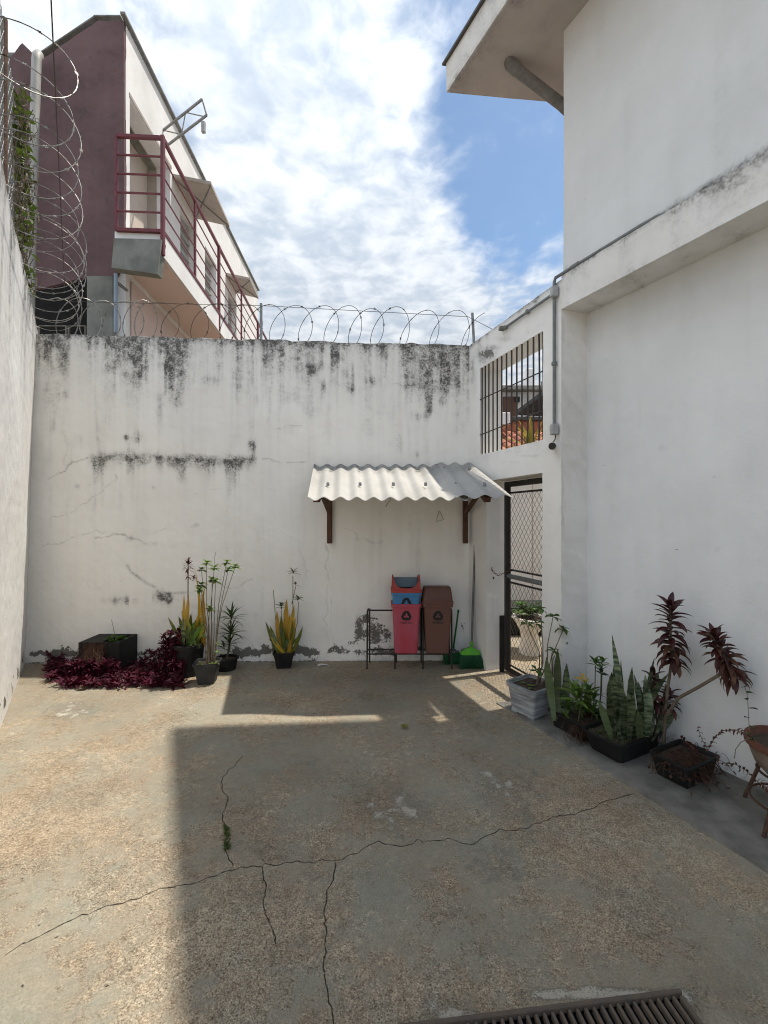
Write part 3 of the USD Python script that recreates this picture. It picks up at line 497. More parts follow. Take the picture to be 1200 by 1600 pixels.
pm('weathered_pot', (.13, .095, .07), (.26, .22, .18), scale=9, rough=.9, bump=.5)
pm('whitewash', (.36, .375, .38), (.15, .155, .16), scale=6, lo=.38, hi=.66, rough=.8, bump=.25, stretch=(.8, .8, 7.0))
pm('snake_leaf', (.022, .042, .016), (.17, .20, .11), lo=.40, hi=.60, scale=7, detail=5, rough=.42, stretch=(1.3, 1.3, 8.0), trans=.12, rand=.25, bump=.1)
pm('snake_pale', (.075, .11, .05), (.13, .16, .075), scale=7, rough=.42, stretch=(1.3, 1.3, 8.0), trans=.15, rand=.25, bump=.1)
pm('yellow_leaf', (.52, .30, .025), (.40, .29, .04), scale=9, rough=.45, stretch=(1.5, 1.5, 3), trans=.25, rand=.25, bump=.1)
pm('yellow_green_leaf', (.20, .20, .03), (.075, .115, .025), scale=7, rough=.45, stretch=(1.3, 1.3, 6), trans=.2, rand=.25, bump=.1)
pm('green_leaf', (.05, .105, .02), (.085, .15, .03), scale=25, rough=.45, trans=.3, rand=.3)
pm('lime_leaf', (.17, .25, .05), (.10, .17, .03), scale=25, rough=.45, trans=.3, rand=.3)
pm('deep_green_leaf', (.025, .055, .016), (.045, .075, .022), scale=25, rough=.4, trans=.2, rand=.3)
pm('vine_leaf', (.05, .10, .018), (.10, .16, .03), scale=20, rough=.5, trans=.3, island=.35)
pm('cordyline_leaf', (.042, .010, .013), (.085, .022, .022), scale=20, rough=.35, trans=.12, rand=.4)
pm('cordyline_dry', (.11, .045, .028), (.06, .02, .016), scale=20, rough=.6, trans=.15, rand=.4)
pm('burgundy_leaf', (.060, .004, .009), (.155, .010, .020), scale=12, rough=.55, spec=.25, trans=.15, island=.5)
pm('dry_leaf', (.16, .095, .05), (.085, .05, .03), scale=25, rough=.8, trans=.2, island=.4)
pm('pale_litter', (.55, .52, .42), (.4, .34, .24), scale=25, rough=.8, island=.3)
pm('stem_brown', (.10, .075, .05), (.15, .12, .085), scale=30, rough=.8)
pm('stem_green', (.07, .09, .035), (.11, .10, .06), scale=30, rough=.7)
pm('pink_soffit', (.60, .47, .42), (.55, .44, .40), scale=2, rough=.85)
pm('bare_cement', (.21, .215, .195), (.135, .14, .125), scale=4, rough=.9, bump=.6, bscale=40)
pm('facade_white', (.77, .765, .755), (.66, .655, .645), scale=2, rough=.85, bump=.4, bscale=50)
pm('facade_beige', (.55, .48, .42), (.5, .44, .39), scale=2, rough=.85)
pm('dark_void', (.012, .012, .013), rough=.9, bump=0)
pm('railing_red', (.15, .030, .036), (.10, .022, .028), scale=15, rough=.45)
pm('louvre_grey', (.42, .42, .41), (.34, .34, .33), scale=10, rough=.5)
pm('canopy_beige', (.40, .35, .30), (.34, .30, .26), scale=5, rough=.7)
pm('pvc_pipe', (.42, .42, .40), (.27, .27, .25), scale=9, rough=.5, stretch=(1, 1, .3))
pm('blue_grey_pipe', (.25, .32, .40), (.2, .25, .3), scale=9, rough=.5)
pm('roof_cap', (.20, .20, .19), (.12, .12, .115), scale=9, rough=.6)
pm('tile_clay', (.42, .155, .085), (.26, .10, .06), scale=9, rough=.85, rand=.22, bump=.4)
pm('brick_red', (.34, .115, .058), (.25, .085, .046), scale=5, rough=.9, bump=.4)
pm('far_wall', (.52, .51, .49), (.20, .195, .18), scale=1.6, detail=8, lo=.42, hi=.66, rough=.9, stretch=(1, 1, .5))
pm('far_cap', (.15, .145, .13), (.3, .29, .27), scale=4, rough=.9)
pm('cream_wall', (.84, .79, .725), (.78, .73, .67), scale=1.5, rough=.9, bump=.3)
pm('dark_roof', (.045, .045, .047), (.08, .075, .07), scale=10, rough=.8)
pm('ceramic', (.70, .66, .60), (.58, .53, .47), scale=7, rough=.25, bump=.05, coat=.3)
pm('palm_yellow', (.36, .25, .05), (.2, .19, .05), scale=12, rough=.5, trans=.3, rand=.3)
pm('grate_iron', (.085, .072, .06), (.13, .095, .068), scale=40, rough=.7, bump=.4)
pm('paper', (.75, .74, .72), rough=.7)

# ------------------------------------------------------------------ plant helpers
R_ = random.Random(5)
def blade(mb, a, d, L, w, droop=.5, n=6, prof='lance', fold=.2, roll=0., upv=(0, 0, 1)):
    """a leaf from a in direction d, arching towards the ground by droop radians"""
    d = unit(d); h = unit(np.array([d[0], d[1], 0]) + 1e-9 * np.array([1, .3, 0])); el = math.asin(np.clip(d[2], -1, 1)); p = np.asarray(a, float).copy(); rows = []
    side0 = np.cross(h, [0, 0, 1.0])
    for i in range(n + 1):
        t = i / n; e = el - droop * t * t ** .3; dd = h * math.cos(e) + np.array([0, 0, math.sin(e)]); nn = np.cross(side0, dd)
        if prof == 'lance': ww = math.sin(math.pi * min(1, (.08 + .92 * t)) ** .8) ** .8 if t < 1 else 0.0
        elif prof == 'strap': ww = min(1, .62 + t * .9) * (1 if t < .62 else max(0, 1 - ((t - .62) / .38) ** 1.6))
        else: ww = math.sin(math.pi * t ** .75) ** .7 if 0 < t < 1 else .02
        ww = max(ww, .02) * w / 2; c, s = math.cos(roll), math.sin(roll); sd = side0 * c + nn * s; n2 = np.cross(sd, dd)
        rows.append([p - sd * ww + n2 * fold * ww, p - n2 * fold * ww * .4, p + sd * ww + n2 * fold * ww]); p = p + dd * L / n
    return mb.grid(np.array(rows))
def strap(mb, a, b, w, face=None, bow=.04, n=9, fold=.22, twist=.0, prof='strap', wave=.0):
    """an upright leaf between two points"""
    a, b = np.asarray(a, float), np.asarray(b, float); L = np.linalg.norm(b - a); d = (b - a) / L
    face = unit(face if face is not None else [R_.uniform(-.6, .4), -1, 0]); side = unit(np.cross(d, face)); nn = np.cross(side, d); rows = []
    for i in range(n + 1):
        t = i / n; p = a + d * L * t + nn * bow * math.sin(math.pi * t) * L + nn * wave * math.sin(t * 14) * w
        ww = (min(1, .5 + 1.1 * t) * (1 if t < .66 else max(0, 1 - ((t - .66) / .34) ** 1.7)) if prof == 'strap' else math.sin(math.pi * min(1, .06 + .94 * t)) ** .7 if t < 1 else 0) * w / 2
        ww = max(ww, .0012); an = twist * (t - .3); s2 = side * math.cos(an) + nn * math.sin(an); n2 = np.cross(s2, d)
        rows.append([p - s2 * ww + n2 * fold * ww, p - n2 * fold * .3 * ww, p + s2 * ww + n2 * fold * ww])
    return mb.grid(np.array(rows))
def rosette(add, c, k, L, w, el=(.2, 1.1), droop=.8, axis=None, prof='lance', fold=.2, seed=0):
    """k leaves round c, spiralling up along axis (a vector: leaf bases spread over it); add(MB) is called for each leaf"""
    r = random.Random(seed)
    for i in range(k):
        t = i / max(1, k - 1); az = i * 2.39996 + r.uniform(-.3, .3); e = el[0] + (el[1] - el[0]) * t + r.uniform(-.15, .15)
        base = np.asarray(c, float) + (np.asarray(axis) * t if axis is not None else 0)
        add(blade(MB(), base, [math.cos(az) * math.cos(e), math.sin(az) * math.cos(e), math.sin(e)], L * r.uniform(.75, 1.1) * (1 - .25 * t), w * r.uniform(.8, 1.1), droop * r.uniform(.6, 1.2), 5, prof, fold, r.uniform(-.3, .3)))
def rrect(w, d, r, n=3):
    out = []
    for sx, sy, a0 in ((1, 1, 0), (-1, 1, 90), (-1, -1, 180), (1, -1, 270)):
        for i in range(n + 1):
            a = math.radians(a0 + 90 * i / n); out.append([sx * (w / 2 - r) + r * math.cos(a), sy * (d / 2 - r) + r * math.sin(a)])
    return np.array(out)
def pot_rect(t, c, w, d, h, taper=.78, yaw=0., rim=.018, mat='black_plastic', soil=True, r=.03, soil_drop=.025, feet=False, z0=0.):
    c = np.asarray(c, float); Rz = rot_z(yaw); lo = rrect(w * taper, d * taper, r * taper)
    def ring(s, z, off=0):
        k = taper + (1 - taper) * s; q = rrect(w * k + off * 2, d * k + off * 2, max(.004, r * k + off)); return np.c_[q, np.full(len(q), z)] @ Rz.T + c
    f0 = z0 + (.012 if feet else 0)
    mb = MB().loft([ring(0, f0, -.004), ring(.02, f0 + .004), ring(.45, f0 + h * .45), ring(.87, h * .86), ring(.88, h * .865, rim * .9), ring(.99, h * .985, rim), ring(1, h, rim * .8), ring(1, h, -.006), ring(.9, h - .03, -.010), ring(.75, h - .05, -.012)], True, True)
    t.part('pot', mb, mat, 35)
    if feet:
        for sx, sy in ((-1, -1), (1, -1), (1, 1), (-1, 1)): t.part('foot', MB().box(c + Rz @ V3(sx * w * taper * .36, sy * d * taper * .36, .01), (w * .22, d * .22, .02), Rz, .004), mat)
    if soil:
        k = rrect(w * .97 - .01, d * .97 - .01, r); g = [np.c_[k * s, np.full(len(k), h - soil_drop + .006 * (1 - s))] for s in (1, .6, .25)]
        q = [(x + np.c_[np.zeros((len(x), 2)), (noise(x * 40, 3) - .5) * .012]) @ Rz.T + c for x in g]
        t.part('soil', MB().loft(q, False, True), 'soil', 60)
def pot_round(t, c, r, h, taper=.8, mat='black_plastic', rim=.012, soil=True):
    c = np.asarray(c, float)
    t.part('pot', MB().lathe([(0.001, 0), (r * taper, 0), (r * taper, .004), (r * .97, h * .88), (r + rim, h * .885), (r + rim, h - .004), (r + rim * .6, h), (r - .006, h), (r * .93, h - .06)], c, 28), mat, 35)
    if soil: t.part('soil', MB().lathe([(r * .97, h - .03), (r * .6, h - .022), (.001, h - .018)], c, 20), 'soil', 60)

# ------------------------------------------------------------------ pavement strip along the house
q0, q1 = G(815, 1124), G(993, 1236); dS = unit((q1 - q0)[:2]); a0 = q0[:2] - dS * .30; a1 = q0[:2] + dS * 4.0
strip = MB(); n = 160; rows = []
for i in range(n + 1):
    t = i / n; e = a0 * (1 - t) + a1 * t; wob = (noise(V3(t * 60, 0, 0), 4) - .5) * .02
    w = V3(3.355 - .5 * e[1] + .03, e[1], 0)
    ee = V3(e[0] + wob, e[1], 0); rows.append([ee + V3(0, 0, -.03), ee + V3(.002, 0, .012)] + [ee * (1 - k) + w * k + V3(0, 0, .015 + .008 * k + .005 * noise(V3(t * 30, k * 3, 0), 6)) for k in (.04, .2, .4, .6, .8, 1.0)])
strip.grid(np.array(rows)[:, ::-1])
solo('pavement', strip, 'strip_concrete', 'smooth grey concrete strip at the foot of the house wall', 'pavement', None, 'structure', 50)

# ------------------------------------------------------------------ neighbour with red balcony
XF = lambda y: -3.376 - .06 * (y - 5.6)           # white face of the neighbour
NB = Thing('balcony_house', 'two-storey house with purple end wall, white side and red balcony railing', 'house', (-4, 5.6, 0))
zt0, zt1 = 8.02, 8.45
def face_poly():
    door = Polygon([(5.80, 4.9), (7.05, 4.9), (7.05, 7.20), (5.80, 7.13)])
    p = Polygon([(5.70, 0), (13.2, 0), (13.2, zt1 - .03), (5.70, zt0 - .03)])
    for a, b in ((7.45, 8.15), (8.65, 9.35), (10.2, 10.9)): p = p.difference(Polygon([(a, 4.9), (b, 4.9), (b, 6.95), (a, 6.95)]))
    return p.difference(door)
RF = np.array([[-.06, 0, 1], [1, 0, .06], [0, 1, 0]]); 
def fpt(y, z, out=0.): return V3(XF(y) + out, y + .06 * out, z)
fm = trimesh.creation.extrude_polygon(face_poly(), .22, engine='earcut'); fv = np.array(fm.vertices)
NB.part('side_wall', (np.array([fpt(y, z, o - .22) for y, z, o in fv]), np.array(fm.faces)[:, ::-1] if np.linalg.det(np.array([[-.06, 0, 1], [1, 0, .06], [0, 1, 0]])) < 0 else np.array(fm.faces)), 'facade_white')
def px(u, v, Y): return P(u, v, Y)
ep = [(-4.72, 4.3), (-4.72, 8.7), (-4.0 - .55, 7.72), (-4.0 - .47, 7.50), (P(150, 22, 5.6)[0], 8.03), (P(190, 22, 5.6)[0], 8.03), (P(190, 22, 5.6)[0], 4.78), (P(172, 400, 5.6)[0], 4.62), (P(135, 425, 5.6)[0], 4.72), (P(60, 442, 5.6)[0], 4.55)]
ep = [(P(-40, 0, 5.6)[0], 4.55), (P(-40, 0, 5.6)[0], 7.0), (P(30, 60, 5.6)[0], 7.70), (P(58, 86, 5.6)[0], 7.47), (P(150, 24, 5.6)[0], 8.0), (P(190, 24, 5.6)[0], 8.0), (P(190, 0, 5.6)[0], 4.95), (P(178, 0, 5.6)[0], 4.70), (P(160, 0, 5.6)[0], 4.66), (P(136, 0, 5.6)[0], 4.68), (P(60, 0, 5.6)[0], 4.52)]
man = m3.CrossSection([np.array(ep)]).extrude(.05)
man = man if man.volume() > 0 else m3.CrossSection([np.array(ep)[::-1]]).extrude(.05)
def purple_stain(p):
    x, y, z = p.T; n = fbm(p * 5, 4, 101); m = fbm(p * np.array([3, 3, 6]), 5, 102); rid = np.clip(1 - np.abs(m - .5) / .018, 0, 1) * (fbm(p * 2, 3, 103) > .48)
    return np.clip(np.stack([.9 * np.clip(n - .46, 0, 1) * 2 + 1.1 * rid, n * 0, rid * .4], 1), 0, 1)
NB.part('end_wall', refined(man, lambda v: np.c_[v[:, 0], 5.70 - v[:, 2], v[:, 1]], .03, .013, 31), 'purple_render', 45, attrs={'stain': purple_stain})
cap = MB(); cap.bar(P(57, 86, 5.70) + V3(0, 0, -.08), P(151, 23, 5.70) + V3(0, 0, -.08), .11, .02, (0, 0, 1)); cap.bar(P(150, 22, 5.70) + V3(0, 0, -.08), P(192, 22, 5.70) + V3(0, 0, -.08), .11, .02); NB.part('coping', cap, 'roof_cap')
NB.part('roof_edge', MB().bar(fpt(5.58, zt0 + .0, .02), fpt(13.25, zt1, .02), .06, .035), 'roof_cap')
NB.part('roof_slab', MB().prism(Polygon([(XF(5.9) - 3, 5.9), (XF(5.9) - .05, 5.9), (XF(13.2) - .05, 13.2), (XF(13.2) - 3, 13.2)]), .1, o=(0, 0, 7.75)), 'roof_cap')
NB.part('corner_pier', MB().box(V3((P(135, 0, 5.6)[0] + P(177, 0, 5.6)[0]) / 2, 5.74, 2.3), (P(177, 0, 5.6)[0] - P(135, 0, 5.6)[0], .28, 4.72), None, .01), 'bare_cement')
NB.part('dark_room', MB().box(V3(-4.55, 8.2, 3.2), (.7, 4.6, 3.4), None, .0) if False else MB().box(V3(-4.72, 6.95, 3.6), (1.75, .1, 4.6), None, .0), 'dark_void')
for k, (u0, u1) in enumerate(((62, 104), (108, 134))):
    fr = MB(); a, b = P(u0, 0, 6.6)[0], P(u1, 0, 6.6)[0]; z0_, z1_ = 3.3, 4.45
    for zz in np.linspace(z0_, z1_, 6): fr.bar((a, 6.6, zz), (b, 6.6, zz), .02)
    for xx in (a, b): fr.bar((xx, 6.6, z0_), (xx, 6.6, z1_), .03)
    NB.part('shutter_frame', fr, 'roof_cap')
NB.part('shutter_panel', MB().box(V3((P(62, 0, 6.7)[0] + P(100, 0, 6.7)[0]) / 2, 6.7, 3.72), (.38, .03, .8), None, .004), 'grey_plastic')
# upper door recess
rec = MB(); rec.box(fpt(6.42, 6.0, -.42), (.04, 1.3, 2.4), None, .002); NB.part('door_leaf', rec, 'facade_beige')
rv = MB(); rv.box(fpt(7.07, 6.0, -.32), (.22, .05, 2.3), None, .002); NB.part('door_reveal', rv, 'canopy_beige')
NB.part('door_head', MB().bar(fpt(5.78, 7.17, -.12), fpt(7.09, 7.24, -.12), .26, .05), 'canopy_beige')
for ya, yb in ((7.45, 8.15), (8.65, 9.35), (10.2, 10.9)):
    fr = MB(); fr.box(fpt((ya + yb) / 2, 5.92, -.16), (.02, yb - ya, 2.1), None, .002); d_ = NB.part('louvre_door', fr, 'louvre_grey')
    for k in range(12): sl = MB().box(fpt((ya + yb) / 2, 5.05 + k * .155, -.125), (.05, yb - ya - .06, .02), None, .002); NB.part('slat', sl, 'louvre_grey', under=d_)
# balcony slab
SO = .60
sl = MB(); sl.prism(Polygon([(5.44, .0), (12.9, 0), (12.9, SO), (5.44, SO)]), .30)
sv, sf = sl.arrays(); sv = np.array([fpt(y, z + 4.82, o) for y, o, z in sv]); NB.part('balcony_slab', (sv, sf[:, ::-1]), 'facade_white')
so = MB().prism(Polygon([(5.46, .0), (12.9, 0), (12.9, SO - .02), (5.46, SO - .02)]), .012); sv, sf = so.arrays(); NB.part('soffit', (np.array([fpt(y, z + 4.80, o) for y, o, z in sv]), sf[:, ::-1]), 'pink_soffit')
cc = MB(); v0, v1, v2, v3 = P(178, 372, 5.40), P(252, 374, 5.40), P(246, 428, 5.40), P(174, 418, 5.40)
lo = np.array([v3, v2, v1, v0]); cc.loft([lo + V3(0, .12, 0), lo], True, True); NB.part('slab_end', (cc.arrays()[0], cc.arrays()[1]), 'bare_cement')
NB.part('side_wall_low', MB().box(fpt(9.4, 2.35, .015), (.02, 7.2, 4.7), rot_z(.06), .001), 'pink_soffit')
NB.part('blue_pipe', MB().tube([P(181, 520, 5.42), P(181, 428, 5.42)], .022, 10), 'blue_grey_pipe')
NB.part('pipe_clamp', MB().bar(P(181, 440, 5.43), P(199, 454, 5.6), .03), 'roof_cap')
# railing
RO = .592
def rpt(y, z): return fpt(y, z, RO)
ra = NB.sub('railing')
ys_ = [5.42, 7.45, 7.85, 10.6, 12.8]; zT, zB = 6.30, 5.13
pr = lambda nm, mb: NB.part(nm, mb, 'railing_red', under=ra)
for y in (5.42, 7.62, 10.6, 12.8): pr('post', MB().box(rpt(y, 5.58), (.045, .045, 1.5), None, .004))
for y in (6.5, 9.1): pr('post', MB().box(rpt(y, 5.7), (.03, .03, 1.2), None, .003))
pr('top_rail', MB().bar(rpt(5.42, zT), rpt(12.8, zT), .04, .045)); pr('bottom_rail', MB().bar(rpt(5.42, zB), rpt(12.8, zB), .04, .05))
for k in range(4): pr('rail', MB().bar(rpt(5.42, zB + (zT - zB) * (k + 1) / 5), rpt(12.8, zB + (zT - zB) * (k + 1) / 5), .017))
e0, e1 = fpt(5.42, 0, .03), fpt(5.42, 0, RO)
for k in range(6):
    z = zB + (zT - zB) * k / 5; pr('rail', MB().bar(e0 + V3(0, 0, z), e1 + V3(0, 0, z), .042 if k in (0, 5) else .021))
pr('post', MB().bar(e0 + V3(0, 0, zB), e0 + V3(0, 0, zT), .035))
# canopies
for ya, yb, o in ((7.12, 8.15, .62), (10.0, 10.85, .55)):
    q = np.array([fpt(ya, 7.12, .0), fpt(yb, 7.14, .0), fpt(yb, 7.02, o), fpt(ya, 7.02, o)]); c = MB().loft([q[::-1] + V3(0, 0, .05), q[::-1]], True, True)
    k = NB.part('canopy', (c.arrays()[0], c.arrays()[1][:, ::-1]), 'canopy_beige')
    dn = V3(0, 0, -.012); NB.part('brace', MB().tube([q[0] + dn, q[2] + dn], .008, 6), 'roof_cap', under=k); NB.part('brace', MB().tube([q[1] + dn, q[3] + dn], .008, 6), 'roof_cap', under=k)
# pvc pipes on the purple end
pv = MB(); pv.tube([P(46, 520, 5.45), P(48, 420, 5.45), P(54, 200, 5.45), P(57, 96, 5.45), P(58, 88, 5.47), P(61, 86, 5.56)], [.052] * 6, 14); NB.part('drain_pipe', pv, 'pvc_pipe', 45)
NB.part('drain_pipe', MB().tube([P(38, 430, 5.4), P(36, 254, 5.4)], .036, 12), 'pvc_pipe', 45)
# metal arm with floodlight
ar = Thing('lamp_arm', 'metal truss arm with a small floodlight sticking out over the balcony', 'lamp arm', fpt(6.83, 7.5))
b0, b1 = P(252, 206, 6.80), P(263, 226, 6.80); t0, t1 = P(316, 155, 6.62), P(323, 180, 6.62)
for a, b in ((b0, t0), (b1, t1)): ar.part('rail', MB().bar(a, b, .028), 'galvanised')
ar.part('end_bar', MB().bar(t0, t1, .026), 'galvanised'); ar.part('base_bar', MB().bar(b0 - V3(.0, 0, .0), b1, .026), 'galvanised')
for k, (s, e) in enumerate(((0.05, .35), (.35, .6), (.6, .95))):
    A_, B_ = (b0 * (1 - s) + t0 * s, b1 * (1 - e) + t1 * e) if k % 2 == 0 else (b1 * (1 - s) + t1 * s, b0 * (1 - e) + t0 * e); ar.part('lattice_bar', MB().bar(A_, B_, .014), 'galvanised')
ar.part('floodlight', MB().box(P(318, 199, 6.6), (.06, .05, .17), None, .01), 'box_grey'); ar.part('bracket', MB().tube([t1, P(313, 187, 6.6), P(318, 191, 6.6)], .01, 6), 'galvanised')

# ------------------------------------------------------------------ razor wire
def coil(mb, a, b, r, turns, seed, squash=1.0, up=V3(0, 0, 1), r0=.0042, barb=.115, crossing=0., dens=0., vary=1.9, bs=.8, wob=.16):
    rr = random.Random(seed); d = unit(b - a); L = np.linalg.norm(b - a); s = unit(np.cross(d, up)); n = int(turns * 40); ph = np.linspace(0, turns * 2 * np.pi, n)
    tt = ph / ph[-1]; kk = fbm(np.stack([tt * turns * .55, tt * 0 + seed, tt * 0], 1), 3, seed); st = np.cumsum((.25 + vary * np.clip(kk - .3, 0, 1)) * (1 + dens * (2.4 * tt ** 1.3 - .45))); st = (st - st[0]) / (st[-1] - st[0])
    R = r * (1 + (noise(np.stack([tt * turns * 1.1, tt * 0, tt * 0], 1), seed + 2) - .5) * wob)
    d_w = (fbm(np.stack([tt * turns * 1.3, tt * 0, tt * 0 + 7], 1), 2, seed + 6) - .5) * wob * .8
    pts = a + d * (L * st + d_w * r)[:, None] + d * (d_w * r * 1.5 * np.cos(ph * .5))[:, None] + s * (R * np.cos(ph + .9) * squash)[:, None] + up * (R * np.sin(ph + .9))[:, None] + d * (crossing * np.sin(ph))[:, None]
    mb.tube(pts, r0, 6)
    acc = 0; out = []
    for i in range(1, n - 1):
        acc += np.linalg.norm(pts[i] - pts[i - 1])
        if acc > barb:
            acc = 0; t = unit(pts[i + 1] - pts[i - 1]); x = frame(t)[:, 0]; y = np.cross(t, x); an = rr.uniform(0, 6.28); q = x * math.cos(an) + y * math.sin(an); w = np.cross(t, q); p = pts[i]
            v = [p + bs * e_ for e_ in ()] + [p + (q * .016 + t * .013) * bs, p + q * .005 + t * .002, p + (q * .016 - t * .013) * bs, p - (q * .016 + t * .013) * bs, p - q * .005 - t * .002, p - (q * .016 - t * .013) * bs]; v = [z + w * e for e in (-.0012, .0012) for z in v]
            mb.add(v, [[0, 1, 5], [1, 4, 5], [1, 2, 4], [2, 3, 4], [11, 7, 6], [11, 10, 7], [10, 8, 7], [10, 9, 8]])
    return pts
LWd = unit(V3(2.59, -3.70, 0)); LWn = V3(.819, .573, 0)
wp = lambda Y: V3(-.566 - .7 * Y - .03, Y, 3.60)
razA = Thing('razor_wire', 'large razor wire coil climbing along the top of the left wall', 'razor wire', wp(4.5))
mb = MB(); coil(mb, wp(4.60) + LWn * .20 + V3(0, 0, .27), wp(1.7) + LWn * .20 + V3(0, 0, .33), .30, 16, 3, r0=.0030, dens=1.0, barb=.075, bs=.62, wob=.35); razA.part('coil', mb, 'razor_steel', 40)
razA.part('tension_wire', MB().tube([wp(4.45) + LWn * .36 + V3(0, 0, .40), wp(1.5) + LWn * .38 + V3(0, 0, .42)], .0035, 5), 'dark_wire')
razB = Thing('razor_wire', 'stretched razor wire loops standing on top of the back wall', 'razor wire', (-1.5, 4.78, 3.45))
mb = MB(); yb_ = 4.80
coil(mb, V3(-3.62, yb_, 3.735), V3(-2.55, yb_, 3.715), .215, 5, 12, .6, crossing=.10)
razB.part('coil', mb, 'razor_steel', 40)
mb = MB(); coil(mb, V3(-2.55, yb_, 3.71), V3(1.10, yb_, 3.615), .21, 12, 14, .6, crossing=.13, r0=.0032, barb=.2, vary=.35); razB.part('coil', mb, 'dark_wire', 40)
razB.part('tension_wire', MB().tube([V3(-3.5, yb_, 3.93), V3(-1.3, yb_, 3.88), V3(.93, yb_ + .02, 3.77), V3(1.10, 4.35, 3.42)], .003, 5), 'dark_wire')
for u, v0, v1, lean in ((408, 530, 474, 0), (739, 545, 489, -2)):
    a, b = P(u - lean, v0, yb_), P(u + lean * .5, v1, yb_); razB.part('post', MB().bar(a, b, .026, .026, bev=.002), 'galvanised')

# ------------------------------------------------------------------ mesh fence with creeper above the left wall
fe = Thing('mesh_fence', 'old wire mesh fence above the left wall, tangled with creeper twigs', 'fence', wp(3.2))
def chainlink(mb, o, e1, e2, w, h, cw, ch, r, seed=0, jit=0.):
    n = int(w / cw) + 1; m = int(h / ch * 2)
    for i in range(n):
        for s in (0, 1):
            pts = []
            for j in range(m + 1):
                k = (i + ((j + s) % 2) * .5 + (0 if s == 0 else .0)) * cw
                if s == 1: k = (i + .5 + ((j) % 2) * .5) * cw
                else: k = (i + ((j) % 2) * .5) * cw
                pts.append(o + e1 * min(max(k, 0), w) + e2 * (h * j / m))
            if s == 1: pts = [o + e1 * min((i + .5 + (.5 if j % 2 == 0 else 0)) * cw, w) + e2 * (h * j / m) for j in range(m + 1)]
            mb.tube(pts, r, 4, caps=False)
fo = wp(4.34) + LWn * .05 - V3(0, 0, .0); mb = MB(); chainlink(mb, fo, LWd, V3(0, 0, 1), 3.0, 1.45, .085, .11, .0022); fe.part('mesh', mb, 'galvanised')
for k in (0.75, 1.55, 2.8): fe.part('post', MB().tube([fo + LWd * k, fo + LWd * k + V3(0, 0, 1.5)], .02, 8), 'rusty_steel')
tw = MB(); r = random.Random(9)
for i in range(110):
    a = fo + LWd * (.55 + .6 * r.random() ** .6) + V3(0, 0, r.uniform(0, 1.3)) + LWn * r.uniform(0, .08); p = [a]
    for j in range(5): p.append(p[-1] + LWd * r.uniform(-.1, .1) + V3(0, 0, r.uniform(-.08, .13)) + LWn * r.uniform(-.02, .035))
    tw.tube(p, .003, 4)
fe.part('twigs', tw, 'stem_brown')
mb = MB()
for i in range(420):
    c = [(.42, .10), (.62, .50), (.85, .85), (.95, .3), (.75, .75), (1.0, 1.25), (1.0, 1.0)][i % 7]
    a = fo + LWd * (c[0] + r.gauss(0, .09)) + V3(0, 0, abs(c[1] + r.gauss(0, .11))) + LWn * r.uniform(-.02, .09)
    blade(mb, a, [r.uniform(-1, 1), r.uniform(-1, .6), r.uniform(-.6, .7)], r.uniform(.05, .10), r.uniform(.025, .05), r.uniform(.2, 1), 3, 'ovate')
put(solo('creeper', mb, 'vine_leaf', 'green leafy creeper growing through the mesh fence on the left wall', 'creeper').GetPrim(), kind='stuff')

# ------------------------------------------------------------------ window bars, gate, chain
def gp(s, t, z): return G0 + GD * s + GN * t + V3(0, 0, z)
gr = gate_wall.sub('window_grille')
for i, u in enumerate([751.5, 756.5, 762, 768.5, 775, 782, 789.5, 797.5, 805.5, 813.5, 822.5, 831.5, 840, 846.5]):
    k = (u - CX) / F; Y = (G0[0] - G0[1] * GD[0] / GD[1]) / (k - GD[0] / GD[1]); s = (G0[1] - Y) / -GD[1]; o = gp(s, -.014, 0)
    bend = V3(.006, .0, 0) * (i == 12)
    gate_wall.part('bar', MB().tube([o + V3(0, 0, 2.18), o + bend + V3(0, 0, 2.6), o + V3(0, 0, 3.092)], .0078, 8), 'black_steel', under=gr)
for z0, z1 in ((2.765, 2.755), (2.40, 2.43)): gate_wall.part('cross_bar', MB().bar(gp(.185, -.003, z0), gp(1.158, -.003, z1), .009, .009), 'black_steel', under=gr)
L0, L1 = V3(1.235, 4.36, 0), V3(1.46, 3.66, 0); LD = unit(L1 - L0); LL = np.linalg.norm(L1 - L0)
gt = Thing('mesh_gate', 'black steel gate with wire mesh panels standing in the doorway', 'gate', L0)
up = lambda p, z: p + V3(0, 0, z)
gt.part('side_post', MB().bar(up(L0, .02), up(L0, 1.90), .05, .05), 'black_steel'); gt.part('side_post', MB().bar(up(L1, .02), up(L1, 1.90), .05, .05), 'black_steel')
gt.part('top_rail', MB().bar(up(L0, 1.875), up(L1, 1.875), .05, .05), 'black_steel'); gt.part('bottom_rail', MB().tube([up(L0, .035), up(L1, .035)], .022, 10), 'black_steel')
gt.part('middle_rail', MB().tube([up(L0, .965), up(L1, .965)], .024, 12), 'conduit_grey')
for z in (1.79, 1.03, .905, .085): gt.part('mesh_rod', MB().tube([up(L0, z), up(L1, z)], .010, 8), 'black_steel')
for z0, h in ((1.03, .76), (.085, .82)):
    mb = MB(); chainlink(mb, up(L0 + LD * .03, z0), LD, V3(0, 0, 1), LL - .05, h, .062, .082, .0021); gt.part('mesh_panel', mb, 'dark_wire')
gt.part('inner_post', MB().bar(up(L0 + LD * .045, .05), up(L0 + LD * .045, 1.85), .016, .016), 'black_steel')
kb = P(788, 1006, 4.33); gt.part('rubber_flap', MB().box(V3(1.175, 4.335, .29), (.05, .02, .56), None, .004), 'black_plastic')
ch = Thing('chain', 'short rusty chain tying the mesh gate to its wall', 'chain', P(770, 895, 4.36))
